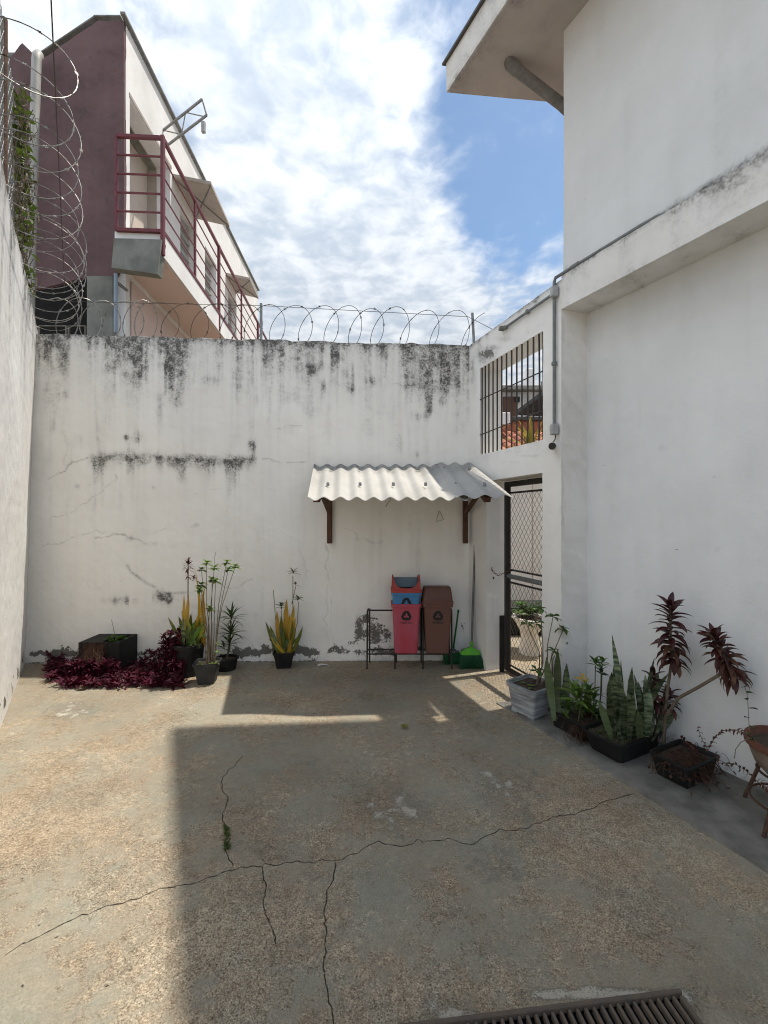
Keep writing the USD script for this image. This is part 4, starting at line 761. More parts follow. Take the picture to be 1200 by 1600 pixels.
pts = [P(769, 890, 4.355), P(773, 896, 4.33), P(779, 899, 4.31), P(786, 896, 4.30), P(793, 893, 4.30), P(799, 892, 4.31)]
for i in range(11):
    t = i / 10 * (len(pts) - 1); k = min(int(t), len(pts) - 2); p = pts[k] * (1 - t + k) + pts[k + 1] * (t - k); d = unit(pts[k + 1] - pts[k]); Fm = frame(d) @ rot_z(i * 1.57)
    a = np.linspace(0, 2 * np.pi, 13); ring = np.stack([np.cos(a) * .007, a * 0, np.sin(a) * .013], 1) @ Fm.T + p; ch.part('link', MB().tube(ring, .0024, 5, False), 'rusty_steel')
ch.part('wall_hook', MB().tube([P(768, 886, 4.39), P(768, 890, 4.35), P(770, 893, 4.34)], .004, 6), 'rusty_steel'); ch.part('padlock', MB().box(P(771, 903, 4.34), (.014, .01, .024), None, .003), 'rusty_steel')

# ------------------------------------------------------------------ conduit and security camera
cd = Thing('conduit', 'grey electrical conduit running down the pier beside the gate', 'conduit', gp(1.30, .02, 1.9))
def gw(u, v, off=.02):
    k = (u - CX) / F; o = G0 + GN * off; Y = (o[0] - o[1] * GD[0] / GD[1]) / (k - GD[0] / GD[1]); return P(u, v, Y)
cd.part('pipe', MB().tube([gw(866, 664), gw(866, 462)], .0125, 12), 'conduit_grey', 50)
cd.part('elbow', MB().tube([gw(866, 450), gw(866, 441), gw(868, 434) + V3(0, 0, .0), hp(.03, -.01, 3.447), hp(.09, -.012, 3.45)], .0125, 12), 'conduit_grey', 50)
cd.part('top_pipe', MB().tube([hp(.03, -.012, 3.448), hp(.62, -.012, 3.445), hp(.72, -.014, 3.442), hp(.80, -.05, 3.44)], .0125, 12), 'conduit_grey', 50)
cd.part('coupling', MB().tube([hp(.08, -.012, 3.449), hp(.15, -.012, 3.449)], .017, 12), 'conduit_grey', 50)
cd.part('junction_box', MB().box(gw(866, 456, .03), (.055, .05, .085), frame(GD)[:, [2, 1, 0]] if False else None, .008), 'box_grey')
cd.part('side_pipe', MB().tube([gw(862, 461), gw(826, 486), gw(792, 510)], .0115, 10), 'conduit_grey', 50)
for u, v in ((824, 487), (790, 511.5)): cd.part('clamp', MB().box(gw(u, v, .018), (.035, .035, .035), None, .008), 'conduit_grey')
cd.part('side_box', MB().box(gw(784, 513, .025), (.05, .05, .035), None, .006), 'bare_cement')
cd.part('clamp', MB().box(gw(866, 568, .02), (.04, .03, .035), None, .008), 'conduit_grey')
cd.part('junction_box', MB().box(gw(866, 671, .03), (.058, .05, .085), None, .008), 'box_grey')
sc = Thing('security_camera', 'small white bullet camera with black lens under the conduit box', 'camera', gw(863, 697, .03))
c0 = gw(863, 697, .045); c0f = c0 + V3(-.02, -.05, -.008); dC = unit(c0f - c0)
sc.part('body', MB().tube([c0 - dC * .01, c0f, c0f + dC * .004], [.031, .031, .029], 20), 'white_plastic', 50); sc.part('lens', MB().tube([c0f + dC * .003, c0f + dC * .006], [.028, .027], 20), 'lens_black', 50)
sc.part('mount', MB().tube([gw(864, 697, -.01), c0], .014, 10), 'white_plastic', 50); sc.part('cable', MB().tube([gw(868, 680, .02), gw(867.5, 686, .03), gw(864, 691, .035), gw(863, 694, .04)], .004, 6), 'dark_wire')

# ------------------------------------------------------------------ corrugated canopy over the bins
aw = Thing('bin_canopy', 'small corrugated lean-to roof on wooden brackets above the recycling bins', 'canopy', (.1, 4.6, 2.1))
def sheet(x0b, x1b, x0f, x1f, z0, nw, lift=0., thick=.006, ns=190, nt=14, ph=0., sag=0., yf=3.62):
    s = np.linspace(0, 1, ns); t = np.linspace(0, 1, nt); S, T = np.meshgrid(s, t, indexing='ij')
    xb = x0b + (x1b - x0b) * S; xf = x0f + (x1f - x0f) * S; X = xb * (1 - T) + xf * T; Y = 4.665 * (1 - T) + (yf + .015 * np.sin(S * 9)) * T
    Z = z0 * (1 - T) + (z0 - .40) * T + .0155 * np.cos(2 * np.pi * (S * nw + ph)) + lift - sag * np.sin(np.pi * T) + .006 * (fbm(np.stack([X * 3, Y * 3, X * 0], -1), 2, 4) - .5)
    top = np.stack([X, Y, Z], -1); bot = top - V3(0, .3, 1) * thick
    mb = MB(); mb.grid(top[::-1]); mb.grid(bot)
    for a, b in ((top[:, 0], bot[:, 0]), (bot[:, -1], top[:, -1]), (bot[0], top[0]), (top[-1], bot[-1])): mb.grid(np.stack([a, b], 1))
    return mb
aw.part('sheet', sheet(-.75, .66, -.635, .70, 2.105, 9.6, ph=.05), 'canopy_cement', 50, attrs={'stain': sheet_stain}, label='cream corrugated sheet, the larger of the two')
aw.part('sheet', sheet(.56, .965, .60, 1.075, 2.112, 2.75, lift=.010, ph=.65, yf=3.60), 'canopy_cement', 50, attrs={'stain': lambda p: sheet_stain(p) * .6}, label='paler grey sheet overlapping at the gate end')
for u, ua in ((515, 507), (727, 741)):
    a = P(u, 849, 4.655); xb = a[0]; br = aw.sub('bracket'); q = lambda nm, m_: aw.part(nm, m_, 'brown_wood', under=br)
    q('wall_leg', MB().bar(V3(xb, 4.655, 1.27), V3(xb, 4.655, 2.03), .045, .05, (1, 0, 0))); xf = xb + (-.005 if u < 600 else .03)
    q('arm', MB().bar(V3(xb, 4.66, 2.035), V3(xf, 3.78, 1.70), .045, .06, (1, 0, 0))); q('strut', MB().bar(V3(xb, 4.62, 1.60), V3(xf, 4.02, 1.80), .035, .04, (1, 0, 0)))
br = aw.sub('bracket'); aw.part('arm', MB().bar(V3(.93, 4.60, 2.03), V3(.955, 3.80, 1.735), .045, .06, (1, 0, 0)), 'brown_wood', under=br)
for xk in (-.55, -.26, .04, .33, .60, .86):
    for yk in (3.92, 4.45): aw.part('bolt', MB().lathe([(.001, .034), (.012, .03), (.014, .022), (.014, .0)], V3(xk + .06 * (4.66 - yk), yk, 2.105 - .40 * (4.665 - yk) / 1.045 + .012), 10), 'galvanised')
aw.part('batten', MB().bar(V3(-.66, 3.90, 1.755), V3(1.0, 3.90, 1.755), .025, .025), 'brown_wood')
for nm, pts, lab in (('wire_hook', [(606, 768), (610, 772), (604, 776), (611, 780), (606, 786), (603, 792)], 'twisted wire hook hanging from the corrugated roof edge'), ('wire_hook', [(686, 799), (684, 806), (681, 815), (693, 812), (688, 800), (686, 799)], 'bent wire loop on the wall under the corrugated roof')):
    Y = 3.75 if 'hanging' in lab else 4.64
    solo(nm, MB().tube([P(u, v, Y) for u, v in pts], .0028, 5), 'dark_wire', lab, 'wire hook')

# ------------------------------------------------------------------ recycling bins
rk = Thing('bin_rack', 'black steel stand of thin bars that carries the recycling bins', 'bin stand', (.2, 4.5, 0))
for i, (uf, ub) in enumerate(((573.5, 577.5), (617, 619), (661, 658), (706, 702))):
    a, b = G(uf, 1045), G(ub, 1036); top = (a + b) / 2; zt = .60
    rk.part('leg', MB().tube([a, V3(a[0] * .7 + top[0] * .3, a[1] + .02, zt - .02), V3(a[0] * .5 + b[0] * .5, a[1] + .045, zt)], .0085, 8), 'black_steel'); rk.part('leg', MB().tube([b, V3(b[0], b[1] - .01, zt - .02), V3(a[0] * .5 + b[0] * .5, a[1] + .045, zt)], .0085, 8), 'black_steel')
    rk.part('foot', MB().box(a + V3(0, -.005, .008), (.02, .03, .016), None, .003), 'rusty_steel')
aL, aR = G(573.5, 1045), G(706, 1045)
for y, z in ((4.475, .592), (4.60, .15), (4.45, .15)): rk.part('rail', MB().tube([V3(aL[0] * y / aL[1], y, z), V3(aR[0] * y / aR[1], y, z)], .008, 8), 'black_steel')
def bin_body(cx, cy, wt, wb, dt, db, z0, z1, flare=.012):
    def ring(w, d, z, r=.03): q = rrect(w, d, r, 4); return np.c_[q[:, 0] + cx, q[:, 1] + cy, np.full(len(q), z)]
    k = lambda t: (wb + (wt - wb) * t, db + (dt - db) * t); R0 = []
    for t in (0, .02, .35, .7, .9): w, d = k(t); R0.append(ring(w - (.012 if t == 0 else 0), d - (.012 if t == 0 else 0), z0 + (z1 - z0) * t))
    w, d = k(.945); R0 += [ring(w, d, z1 - .034), ring(w + flare * 2, d + flare * 2, z1 - .031), ring(w + flare * 2.3, d + flare * 2.3, z1 - .004), ring(w + flare * 1.8, d + flare * 1.8, z1), ring(w - .01, d - .01, z1), ring(w - .02, d - .02, z1 - .1)]
    return MB().loft(R0, True, True)
def emblem(s):
    """three chasing arrows"""
    out = []
    for k in range(3):
        band = LineString([(-.30, -.42), (.18, -.42), (.44, -.30)]).buffer(.125, cap_style=2, join_style=1)
        band = LineString([(-.05, .56), (.17, .50), (.33, .20)]).buffer(.165, cap_style=2, join_style=1); head = Polygon([(.08, .12), (.62, .34), (.42, -.16)])
        left = LineString([(-.34, .16), (-.20, .45), (-.02, .56)]).buffer(.165, cap_style=2, join_style=1)
        out.append(affinity.rotate(unary_union([band.difference(Point(0, 0).buffer(.16)), head]), -120 * k, origin=(0, 0))); out.append(affinity.rotate(left.difference(Point(-.02, .6).buffer(.06)), -120 * k, origin=(0, 0)))
    return affinity.scale(unary_union(out).intersection(Point(0, 0).buffer(.72)), s, s, origin=(0, 0))
RXZ = np.array([[1, 0, 0], [0, 0, -1], [0, 1, 0]], float)    # the xy plane stood up, facing the yard
def tilt_print(mb, cx, yf, zc, slope):
    v = [a.copy() for a in mb.v]; mb.v = [np.c_[a[:, 0] + cx, yf(a[:, 2] + zc) + a[:, 1], a[:, 2] + zc] for a in v]; return mb
def bin_front(cy, dt, db, z0, z1): return lambda z: cy - (db + (dt - db) * np.clip((z - z0) / (z1 - z0), 0, 1)) / 2 - .0012
cyb = 4.50
def pb(u, Y=4.39): return (u - CX) / F * Y
xr, xb_ = (pb(612) + pb(658)) / 2, (pb(662) + pb(707)) / 2
def decal(t, cx, f, zc, s, word, wz, only=None):
    g = emblem(s)
    if only is not None: g = g.intersection(Polygon([(-1, only), (1, only), (1, 1), (-1, 1)]))
    t.part('emblem', tilt_print(MB().prism(g, .0008, RXZ), cx, f, zc, 0), 'print_black', False)
    if word:
        m = meshkit.text_mesh(word, .020, .0008, True); v = np.array(m.vertices); v[:, 0] -= (v[:, 0].min() + v[:, 0].max()) / 2; v = v * np.array([.118 / (v[:, 0].max() - v[:, 0].min()), 1, 1]) @ RXZ.T
        t.part('lettering', tilt_print(MB().add(v, m.faces), cx, f, wz, 0), 'print_black', False)
rb = Thing('recycling_bin', 'bright pinkish red recycling bin at the bottom of the stack', 'bin', (xr, cyb, 0))
rb.part('body', bin_body(xr, cyb, .285, .235, .22, .18, .165, .672), 'bin_red', 35); decal(rb, xr, bin_front(cyb, .22, .18, .165, .672), .552, .078, 'PLÁSTICO', .474)
bb = Thing('recycling_bin', 'blue recycling bin with a red lid, nested inside the red one', 'bin', (xr, cyb, .3))
bb.part('body', bin_body(xr, cyb, .285, .235, .22, .18, .29, .79), 'bin_blue', 35); decal(bb, xr, bin_front(cyb, .22, .18, .29, .79), .684, .078, None, 0, -.14)
lw, ld, lz = .31, .245, .785
def lid_ring(w, d, z, r=.03): q = rrect(w, d, r, 4); return np.c_[q[:, 0] + xr, q[:, 1] + cyb, np.full(len(q), z)]
lid = MB().loft([lid_ring(lw - .03, ld - .03, lz - .002), lid_ring(lw, ld, lz), lid_ring(lw + .004, ld + .004, lz + .025), lid_ring(lw - .012, ld - .012, lz + .038), lid_ring(lw - .05, ld - .05, lz + .036)], True, False)
# front and back panels with a dipped edge, and two horned sides
hz = .150
def horn_panel(y, depth, sgn):
    n = 24; x = np.linspace(-1, 1, n); zt = lz + .045 + (hz - .045) * np.abs(x) ** 4.5 * 1.0 + .012 * np.abs(x) ** 1.5
    top = np.c_[x * (lw / 2 - .012 - .012 * (zt - lz) / hz), zt]; poly = [(xr + a, z) for a, z in top] + [(xr + lw / 2 - .012, lz + .03), (xr - lw / 2 + .012, lz + .03)]
    return MB().prism(Polygon(poly).buffer(0), .008, RXZ, (0, y, 0))
lidp = bb.part('lid', lid, 'bin_lid_red', 35)
for y in (cyb - ld / 2 + .018, cyb + ld / 2 - .012): bb.part('dipped_panel', horn_panel(y, .008, 1), 'bin_lid_red', 35, under=lidp)
for sx in (-1, 1):
    sp = Polygon([(-ld / 2 + .02, .03), (ld / 2 - .02, .03), (.030, hz + .012), (-.030, hz + .012)]).buffer(.01).buffer(-.003); m_ = MB().prism(sp, .012); m_.v = [np.c_[xr + sx * (lw / 2 - .016) - sx * .10 * (a[:, 1]) * .12 + a[:, 2] - .006, cyb + a[:, 0], lz + a[:, 1]] for a in m_.v]
    bb.part('side_cheek', (m_.arrays()[0], m_.arrays()[1]), 'bin_lid_red', 35, under=lidp)
bb.part('flap', MB().box((xr, cyb + .03, lz + .088), (lw - .06, .012, .105), trimesh.transformations.rotation_matrix(-.30, [1, 0, 0])[:3, :3], .005), 'bin_flap', under=lidp)
wb_ = Thing('recycling_bin', 'brown recycling bin with a closed brown lid beside the red one', 'bin', (xb_, cyb, 0))
wb_.part('body', bin_body(xb_, cyb, .285, .235, .22, .18, .165, .672), 'bin_brown', 35); decal(wb_, xb_, bin_front(cyb, .22, .18, .165, .672), .552, .078, 'ORGÂNICO', .474)
def lr(w, d, z, r=.03): q = rrect(w, d, r, 4); return np.c_[q[:, 0] + xb_, q[:, 1] + cyb, np.full(len(q), z)]
lid = wb_.part('lid', MB().loft([lr(.29, .225, .668), lr(.314, .25, .672), lr(.318, .254, .695), lr(.305, .24, .702), lr(.300, .235, .712), lr(.286, .19, .79), lr(.278, .13, .828), lr(.262, .11, .836)], True, True), 'bin_brown', 40)
wb_.part('swing_flap', MB().loft([np.array([[xb_ - .105, cyb - .118, .720], [xb_ + .105, cyb - .118, .720], [xb_ + .115, cyb - .072, .824], [xb_ - .115, cyb - .072, .824]]) + V3(0, .012, 0), np.array([[xb_ - .105, cyb - .118, .720], [xb_ + .105, cyb - .118, .720], [xb_ + .115, cyb - .072, .824], [xb_ - .115, cyb - .072, .824]]) + V3(0, -.004, .002)], True, True), 'bin_brown', under=lid)

# ------------------------------------------------------------------ broom and dustpan
bm = Thing('broom', 'green broom with long grey handle leaning in the wall corner', 'broom', G(735, 1036))
hb, ht = P(737, 1008, 4.52), P(743, 822, 4.63)
bm.part('handle', MB().tube([hb, ht], .0115, 10), 'handle_grey', 50); bm.part('grip', MB().tube([ht - unit(ht - hb) * .06, ht + unit(ht - hb) * .012], .0135, 10), 'black_plastic', 50)
c = P(735, 1019, 4.47)
def broom_ring(w, d, z, dx=0): q = rrect(w, d, d * .48, 4); return np.c_[q[:, 0] + c[0] + dx, q[:, 1] + c[1], np.full(len(q), z)]
bm.part('head', MB().loft([broom_ring(.20, .05, .140), broom_ring(.215, .055, .15), broom_ring(.18, .05, .178), broom_ring(.10, .04, .200), broom_ring(.04, .032, .215)], True, True), 'lime_plastic', 40)
bm.part('socket', MB().tube([V3(hb[0], hb[1], .205), hb + unit(ht - hb) * .04], .016, 10), 'lime_plastic', 50)
bt = MB(); r = random.Random(3)
for i in range(300):
    x = r.uniform(-.5, .5); y = r.uniform(-.5, .5); a = V3(c[0] + x * .195, c[1] + y * .045, .145); b = V3(c[0] + .012 + x * .26 + r.gauss(0, .004), c[1] + y * .09 + r.gauss(0, .005) - .01, .004 + r.uniform(0, .006)); bt.tube([a, (a + b) / 2 + V3(x * .01, 0, .01), b], .0022, 3, False)
bt.loft([broom_ring(.22, .06, .015, .01), broom_ring(.19, .045, .14)], True, True)
put(stage.GetPrimAtPath(bm.part('bristles', bt, 'dark_bristle')), kind='stuff')
dpn = Thing('dustpan', 'dark green dustpan with upright handle beside the brown bin', 'dustpan', G(711, 1038))
o = G(711, 1038) + V3(0, .06, 0); pan = MB(); w0, w1, dd = .115, .10, .17
pan.box(o + V3(0, 0, .008), (.22, dd, .006), None, .002); pan.box(o + V3(0, dd / 2 - .003, .055), (.20, .006, .10), None, .002)
for sx in (-1, 1): pan.prism(Polygon([(-dd / 2, 0), (dd / 2, 0), (dd / 2, .10), (-dd / 2, .02)]), .006, np.array([[0, 0, 1], [1, 0, 0], [0, 1, 0]]), o + V3(sx * .108 - .003, 0, .006))
pan.prism(Polygon([(-.105, .0), (.105, 0), (.095, .1), (-.095, .1)]), .005, RXZ @ trimesh.transformations.rotation_matrix(.0, [1, 0, 0])[:3, :3], o + V3(0, -.0, .004))
dpn.part('pan', pan, 'green_plastic'); dpn.part('handle', MB().tube([o + V3(.0, .08, .09), P(716, 956, 4.50)], .0095, 10), 'green_plastic', 50); dpn.part('hanger', MB().box(P(716, 955, 4.5), (.022, .012, .03), None, .004), 'green_plastic')

# ------------------------------------------------------------------ plants on the left
def leaves(t, specs, Y0, name='leaf', dy=.05, wmul=1., seed=1, under=None, org=(0, 0), sc=1., zmin=None):
    """specs: (base px, tip px, width px, material); px are where the leaf shows, org and sc turn them into photo pixels"""
    r = random.Random(seed)
    for (bx, by), (tx, ty), w, mat in specs:
        Y = Y0 + r.uniform(-dy, dy); f = lambda x, y, YY: P(org[0] + x / sc, org[1] + y / sc, YY)
        a, b = f(bx, by, Y), f(tx + r.uniform(-.012, .012) * sc * 60, ty, Y + r.uniform(-dy, dy) * 1.7)
        if zmin is not None: a[2] = min(a[2], zmin)
        t.part(name, strap(MB(), a, b, w / sc * Y / F * wmul, [r.uniform(-.5, .5), -1, .1], r.uniform(-.10, .10), 10, r.uniform(.15, .40), r.uniform(-.85, .85), wave=r.uniform(0, .10)), mat, 60, under)
def zmap(org, sc): return lambda x, y, Y: P(org[0] + x / sc, org[1] + y / sc, Y)
# dark planter block with its own plants
cr = Thing('planter_box', 'low black planter block half hidden in the burgundy plants', 'planter', (-2.73, 4.43, 0)); x0, x1 = -3.02, -2.62
bx = mbox((x0, 4.30, 0), (x1, 4.62, .31)) - mbox((x0 + .22, 4.33, .17), (x1 - .03, 4.59, .5)); cr.part('block', refined(bx, lambda v: v, .05, .004, 61), 'black_plastic', 30)
cr.part('soil', MB().box(V3((x0 + .24 + x1 - .03) / 2, 4.46, .20), (.12, .25, .05), None, .01), 'soil')
sp = Thing('succulent', 'small bright green succulent in the black planter block', 'succulent', (-2.62, 4.42, .33))
for k in range(9): rosette(lambda m_: sp.part('leaf', m_, 'green_leaf', 60), V3(-2.72 + R_.uniform(-.06, .07), 4.38 + R_.uniform(-.05, .08), .265 + R_.uniform(0, .06)), 6, .075, .034, (.15, .9), .6, None, 'ovate', .2, 30 + k)
sp.part('stalk', MB().tube([V3(-2.70, 4.4, .24), P(176, 975, 4.38), P(174, 968, 4.38)], .002, 5), 'stem_brown')
dk = MB(); r = random.Random(4)
for i in range(260):
    a = V3(-2.85 + r.gauss(0, .05), 4.29, .315 - abs(r.gauss(0, .03))); p = [a]
    for j in range(4): p.append(p[-1] + V3(r.gauss(0, .02), -r.uniform(.005, .03), -r.uniform(.02, .06)))
    dk.tube(p, .0022, 3, False)
solo('dry_tuft', dk, 'dry_leaf', 'tangled brown dried stems hanging over the black planter block', 'dry plant', None, 'stuff')
# burgundy carpet
mb = MB(); r = random.Random(12)
def inside(u, v):
    if v > 1076 or v < 1035: return False
    return 72 + (1076 - v) * .1 + max(0, v - 1062) * 1.5 < u < 288
cnt = 0
while cnt < 470:
    u, v = r.uniform(70, 288), 1036 + 40 * r.random() ** .9
    if not inside(u, v): continue
    g = G(u, v); hmax = .035 + .22 * max(0, min(1, (u - 205) / 70)) * max(0, min(1, (1074 - v) / 18)) + .05 * max(0, min(1, (1062 - v) / 20)); z = r.uniform(.01, hmax)
    if x0 - .03 < g[0] < x1 + .03 and g[1] > 4.25: g[1] = 4.2 + r.uniform(-.06, .02); z = r.uniform(.03, .16)
    mb.tube([V3(g[0], g[1], 0), V3(g[0] + r.gauss(0, .01), g[1] + r.gauss(0, .01), z)], .003, 3, False)
    for k in range(r.randint(5, 8)):
        az = k * 2.4 + r.random(); e = r.uniform(-.1, 1.1); blade(mb, V3(g[0], g[1], z), [math.cos(az) * math.cos(e), math.sin(az) * math.cos(e), math.sin(e)], r.uniform(.03, .09), r.uniform(.012, .028), r.uniform(.1, 1.5), 3, 'ovate', .4, r.uniform(-.8, .8))
    cnt += 1
solo('burgundy_plants', mb, 'burgundy_leaf', 'spreading burgundy leafed ground cover along the foot of the back wall', 'ground cover', None, 'stuff', 60)
mb = MB(); 
for i in range(46):
    g = V3(-2.05 + r.gauss(0, .07), 4.28 + r.gauss(0, .08), 0); z = r.uniform(.12, .42); mb.tube([g, V3(g[0], g[1], z)], .004, 4, False)
    for k in range(8):
        az = k * 2.4 + r.random(); e = r.uniform(0, 1.2); blade(mb, V3(g[0], g[1], z), [math.cos(az) * math.cos(e), math.sin(az) * math.cos(e), math.sin(e)], r.uniform(.05, .085), r.uniform(.02, .03), r.uniform(.3, 1.2), 3, 'ovate', .4)
solo('burgundy_shrub', mb, 'burgundy_leaf', 'taller upright burgundy leafed clump left of the tall black pot', 'shrub', None, None, 60)
# tall pot
C = P(296, 1050, 4.30); C[2] = 0
tp = Thing('potted_plant', 'yellowing snake plant with dark red sprout in the tall black pot', 'potted plant', C); pot_round(tp, C, .14, .31, .8)
O, S = (240, 860), 7.275
leaves(tp, [((345, 1050), (345, 498), 46, 'yellow_leaf'), ((395, 1050), (405, 500), 46, 'yellow_leaf'), ((450, 1050), (460, 195), 46, 'yellow_leaf'), ((560, 1050), (560, 478), 62, 'yellow_leaf'), ((580, 1000), (600, 350), 30, 'yellow_leaf'), ((520, 1050), (495, 735), 52, 'yellow_leaf'), ((575, 1040), (585, 700), 44, 'yellow_leaf'),
            ((365, 1060), (325, 690), 44, 'yellow_green_leaf'), ((345, 1060), (165, 762), 34, 'yellow_green_leaf'), ((415, 1060), (415, 720), 46, 'yellow_green_leaf'), ((385, 1060), (288, 765), 40, 'yellow_green_leaf'), ((465, 1060), (440, 690), 40, 'yellow_green_leaf'), ((500, 1060), (530, 760), 44, 'yellow_green_leaf'), ((430, 1060), (470, 800), 40, 'snake_leaf'), ((350, 1060), (350, 740), 40, 'snake_leaf'), ((320, 1050), (270, 900), 40, 'yellow_green_leaf')], 4.31, org=O, sc=S, dy=.05, zmin=.28)
rr5 = random.Random(15)
leaves(tp, [((rr5.uniform(330, 560), 1060), (rr5.uniform(270, 600), rr5.uniform(720, 900)), rr5.uniform(28, 46), rr5.choice(['yellow_green_leaf', 'yellow_green_leaf', 'snake_pale', 'green_leaf'])) for _ in range(26)], 4.29, org=O, sc=S, dy=.08, zmin=.28, seed=9)
f = zmap(O, S); tp.part('stem', MB().tube([f(392, 1020, 4.33), f(390, 600, 4.33), f(393, 190, 4.33)], .006, 6), 'stem_brown')
rosette(lambda m_: tp.part('red_leaf', m_, 'cordyline_leaf', 60), f(393, 215, 4.33), 22, .088, .020, (-.5, 1.2), .75, V3(0, 0, .075), 'lance', .2, 5)
rosette(lambda m_: tp.part('red_leaf', m_, 'cordyline_leaf', 60), f(455, 345, 4.30), 9, .06, .018, (-.2, 1.1), .6, V3(0, 0, .03), 'lance', .2, 6)
rosette(lambda m_: tp.part('red_leaf', m_, 'cordyline_dry', 60), f(392, 305, 4.33), 5, .06, .016, (-.6, .1), 1.2, V3(0, 0, .02), 'lance', .2, 8)
# small square pot with bare stems
C = P(324, 1060, 4.08); C[2] = 0
fp = Thing('potted_plant', 'tall bare stems with pale leaf tufts in the small grey square pot', 'potted plant', C); pot_rect(fp, C, .215, .19, .20, .66, .12, .008, 'grey_plastic', r=.02)
tops = [(545, 215, 620, 1260, 575), (605, 140, 640, 1260, 600), (690, 195, 660, 1260, 650), (665, 335, 640, 1250, 660), (705, 345, 670, 1250, 690), (830, 135, 690, 1260, 740), (848, 215, 690, 1260, 760), (930, 180, 680, 1250, 780), (520, 450, 600, 1260, 560), (540, 390, 640, 1250, 560), (640, 650, 610, 1260, 620)]
for i, (tx, ty, bx_, by_, mx_) in enumerate(tops):
    Y = 4.08 + R_.uniform(-.05, .07); a = f(bx_, by_, 4.08); a[2] = .17; bmid = f((bx_ + mx_) / 2 + 8, (by_ + ty) / 2 + 130, Y); m2 = f(mx_, (by_ + ty) / 2 - 90, Y); t_ = f(tx, ty, Y)
    fp.part('stem', MB().tube([a, bmid, m2, t_], [.0065, .0045, .003, .0025], 6), 'stem_brown', 50)
    for k in range(2): rosette(lambda m_: fp.part('leaf', m_, 'lime_leaf' if i % 3 else 'green_leaf', 60), t_ + V3(0, 0, .012 * k - .012), 8 - k * 2, .068, .030, (-.1 + .5 * k, .4 + .6 * k), 1.0, None, 'ovate', .2, 60 + i * 3 + k)
fp.part('twig', MB().tube([f(690, 195, 4.1), f(690, 100, 4.1), f(705, 20, 4.1)], .0018, 4), 'stem_brown')
for k, (x, y) in enumerate(((560, 980), (725, 1065), (730, 1160), (700, 1290), (655, 1300), (520, 1300))): rosette(lambda m_: fp.part('leaf', m_, 'lime_leaf', 60), f(x, y, 4.02), 4, .045, .026, (.0, .9), .7, None, 'ovate', .2, 90 + k)
# low pot with spiky dracaena
C = P(354, 1040, 4.44); C[2] = 0
gp_ = Thing('potted_plant', 'spiky dark green dracaena in the low black bowl by the wall', 'potted plant', C); pot_round(gp_, C, .11, .12, .85)
gp_.part('stem', MB().tube([C + V3(.0, 0, .08), f(865, 1050, 4.44), f(880, 800, 4.44)], .009, 7), 'stem_brown')
for (x, y, k, L, sd) in ((885, 790, 20, .225, 1), (880, 960, 22, .22, 2), (865, 1080, 16, .17, 3), (800, 1120, 10, .13, 4)): rosette(lambda m_: gp_.part('leaf', m_, 'deep_green_leaf', 60), f(x, y, 4.42), k, L, .019, (-.1, 1.35), .9, V3(0, 0, .03), 'lance', .25, 200 + sd)
# yellow snake plant in square pot
C = P(444, 1036, 4.50); C[2] = 0
hp_ = Thing('potted_plant', 'yellow and green snake plant alone in the small black pot by the wall', 'potted plant', C); pot_rect(hp_, C, .205, .19, .17, .68, .1, .008, 'black_plastic', r=.025)
O2, S2 = (40, 840), 2.5; f2 = zmap(O2, S2)
leaves(hp_, [((990, 460), (955, 345), 16, 'yellow_green_leaf'), ((1000, 460), (983, 285), 19, 'yellow_leaf'), ((1014, 460), (1018, 238), 20, 'yellow_leaf'), ((1028, 460), (1052, 262), 20, 'yellow_leaf'), ((1036, 460), (1082, 345), 15, 'yellow_green_leaf'), ((985, 460), (938, 328), 13, 'yellow_green_leaf'), ((1005, 460), (1000, 318), 18, 'yellow_leaf'), ((1020, 460), (1030, 300), 18, 'yellow_leaf'), ((1010, 460), (970, 380), 18, 'yellow_green_leaf'), ((1025, 460), (1055, 360), 18, 'yellow_green_leaf'), ((1000, 460), (1012, 360), 18, 'snake_pale'), ((1018, 460), (1040, 370), 16, 'snake_pale'), ((992, 460), (960, 400), 15, 'snake_pale')], 4.5, org=O2, sc=S2, dy=.04, zmin=.15, seed=3)
rr6 = random.Random(25)
leaves(hp_, [((rr6.uniform(990, 1035), 460), (rr6.uniform(945, 1075), rr6.uniform(300, 400)), rr6.uniform(10, 17), rr6.choice(['yellow_green_leaf', 'yellow_leaf', 'yellow_green_leaf', 'snake_pale'])) for _ in range(14)], 4.5, org=O2, sc=S2, dy=.05, zmin=.15, seed=13)
for pts, ry in (([(1040, 450), (1044, 300), (1044, 150)], (1045, 140)), ([(1030, 450), (1062, 330), (1066, 250)], (1066, 243)), ([(1005, 450), (1000, 340), (1000, 285)], (1000, 272)), ([(985, 450), (975, 300), (968, 205)], None), ([(1040, 260), (1052, 205), (1055, 190)], (1056, 188))):
    hp_.part('stem', MB().tube([f2(x, y, 4.52) for x, y in pts], .0035, 5), 'stem_green')
    if ry: rosette(lambda m_: hp_.part('leaf', m_, 'deep_green_leaf', 60), f2(*ry, 4.52), 10 if ry[1] != 188 else 3, .085 if ry[1] != 188 else .05, .022, (-.1, .9), .6, V3(0, 0, .02), 'lance', .2, int(ry[0]))

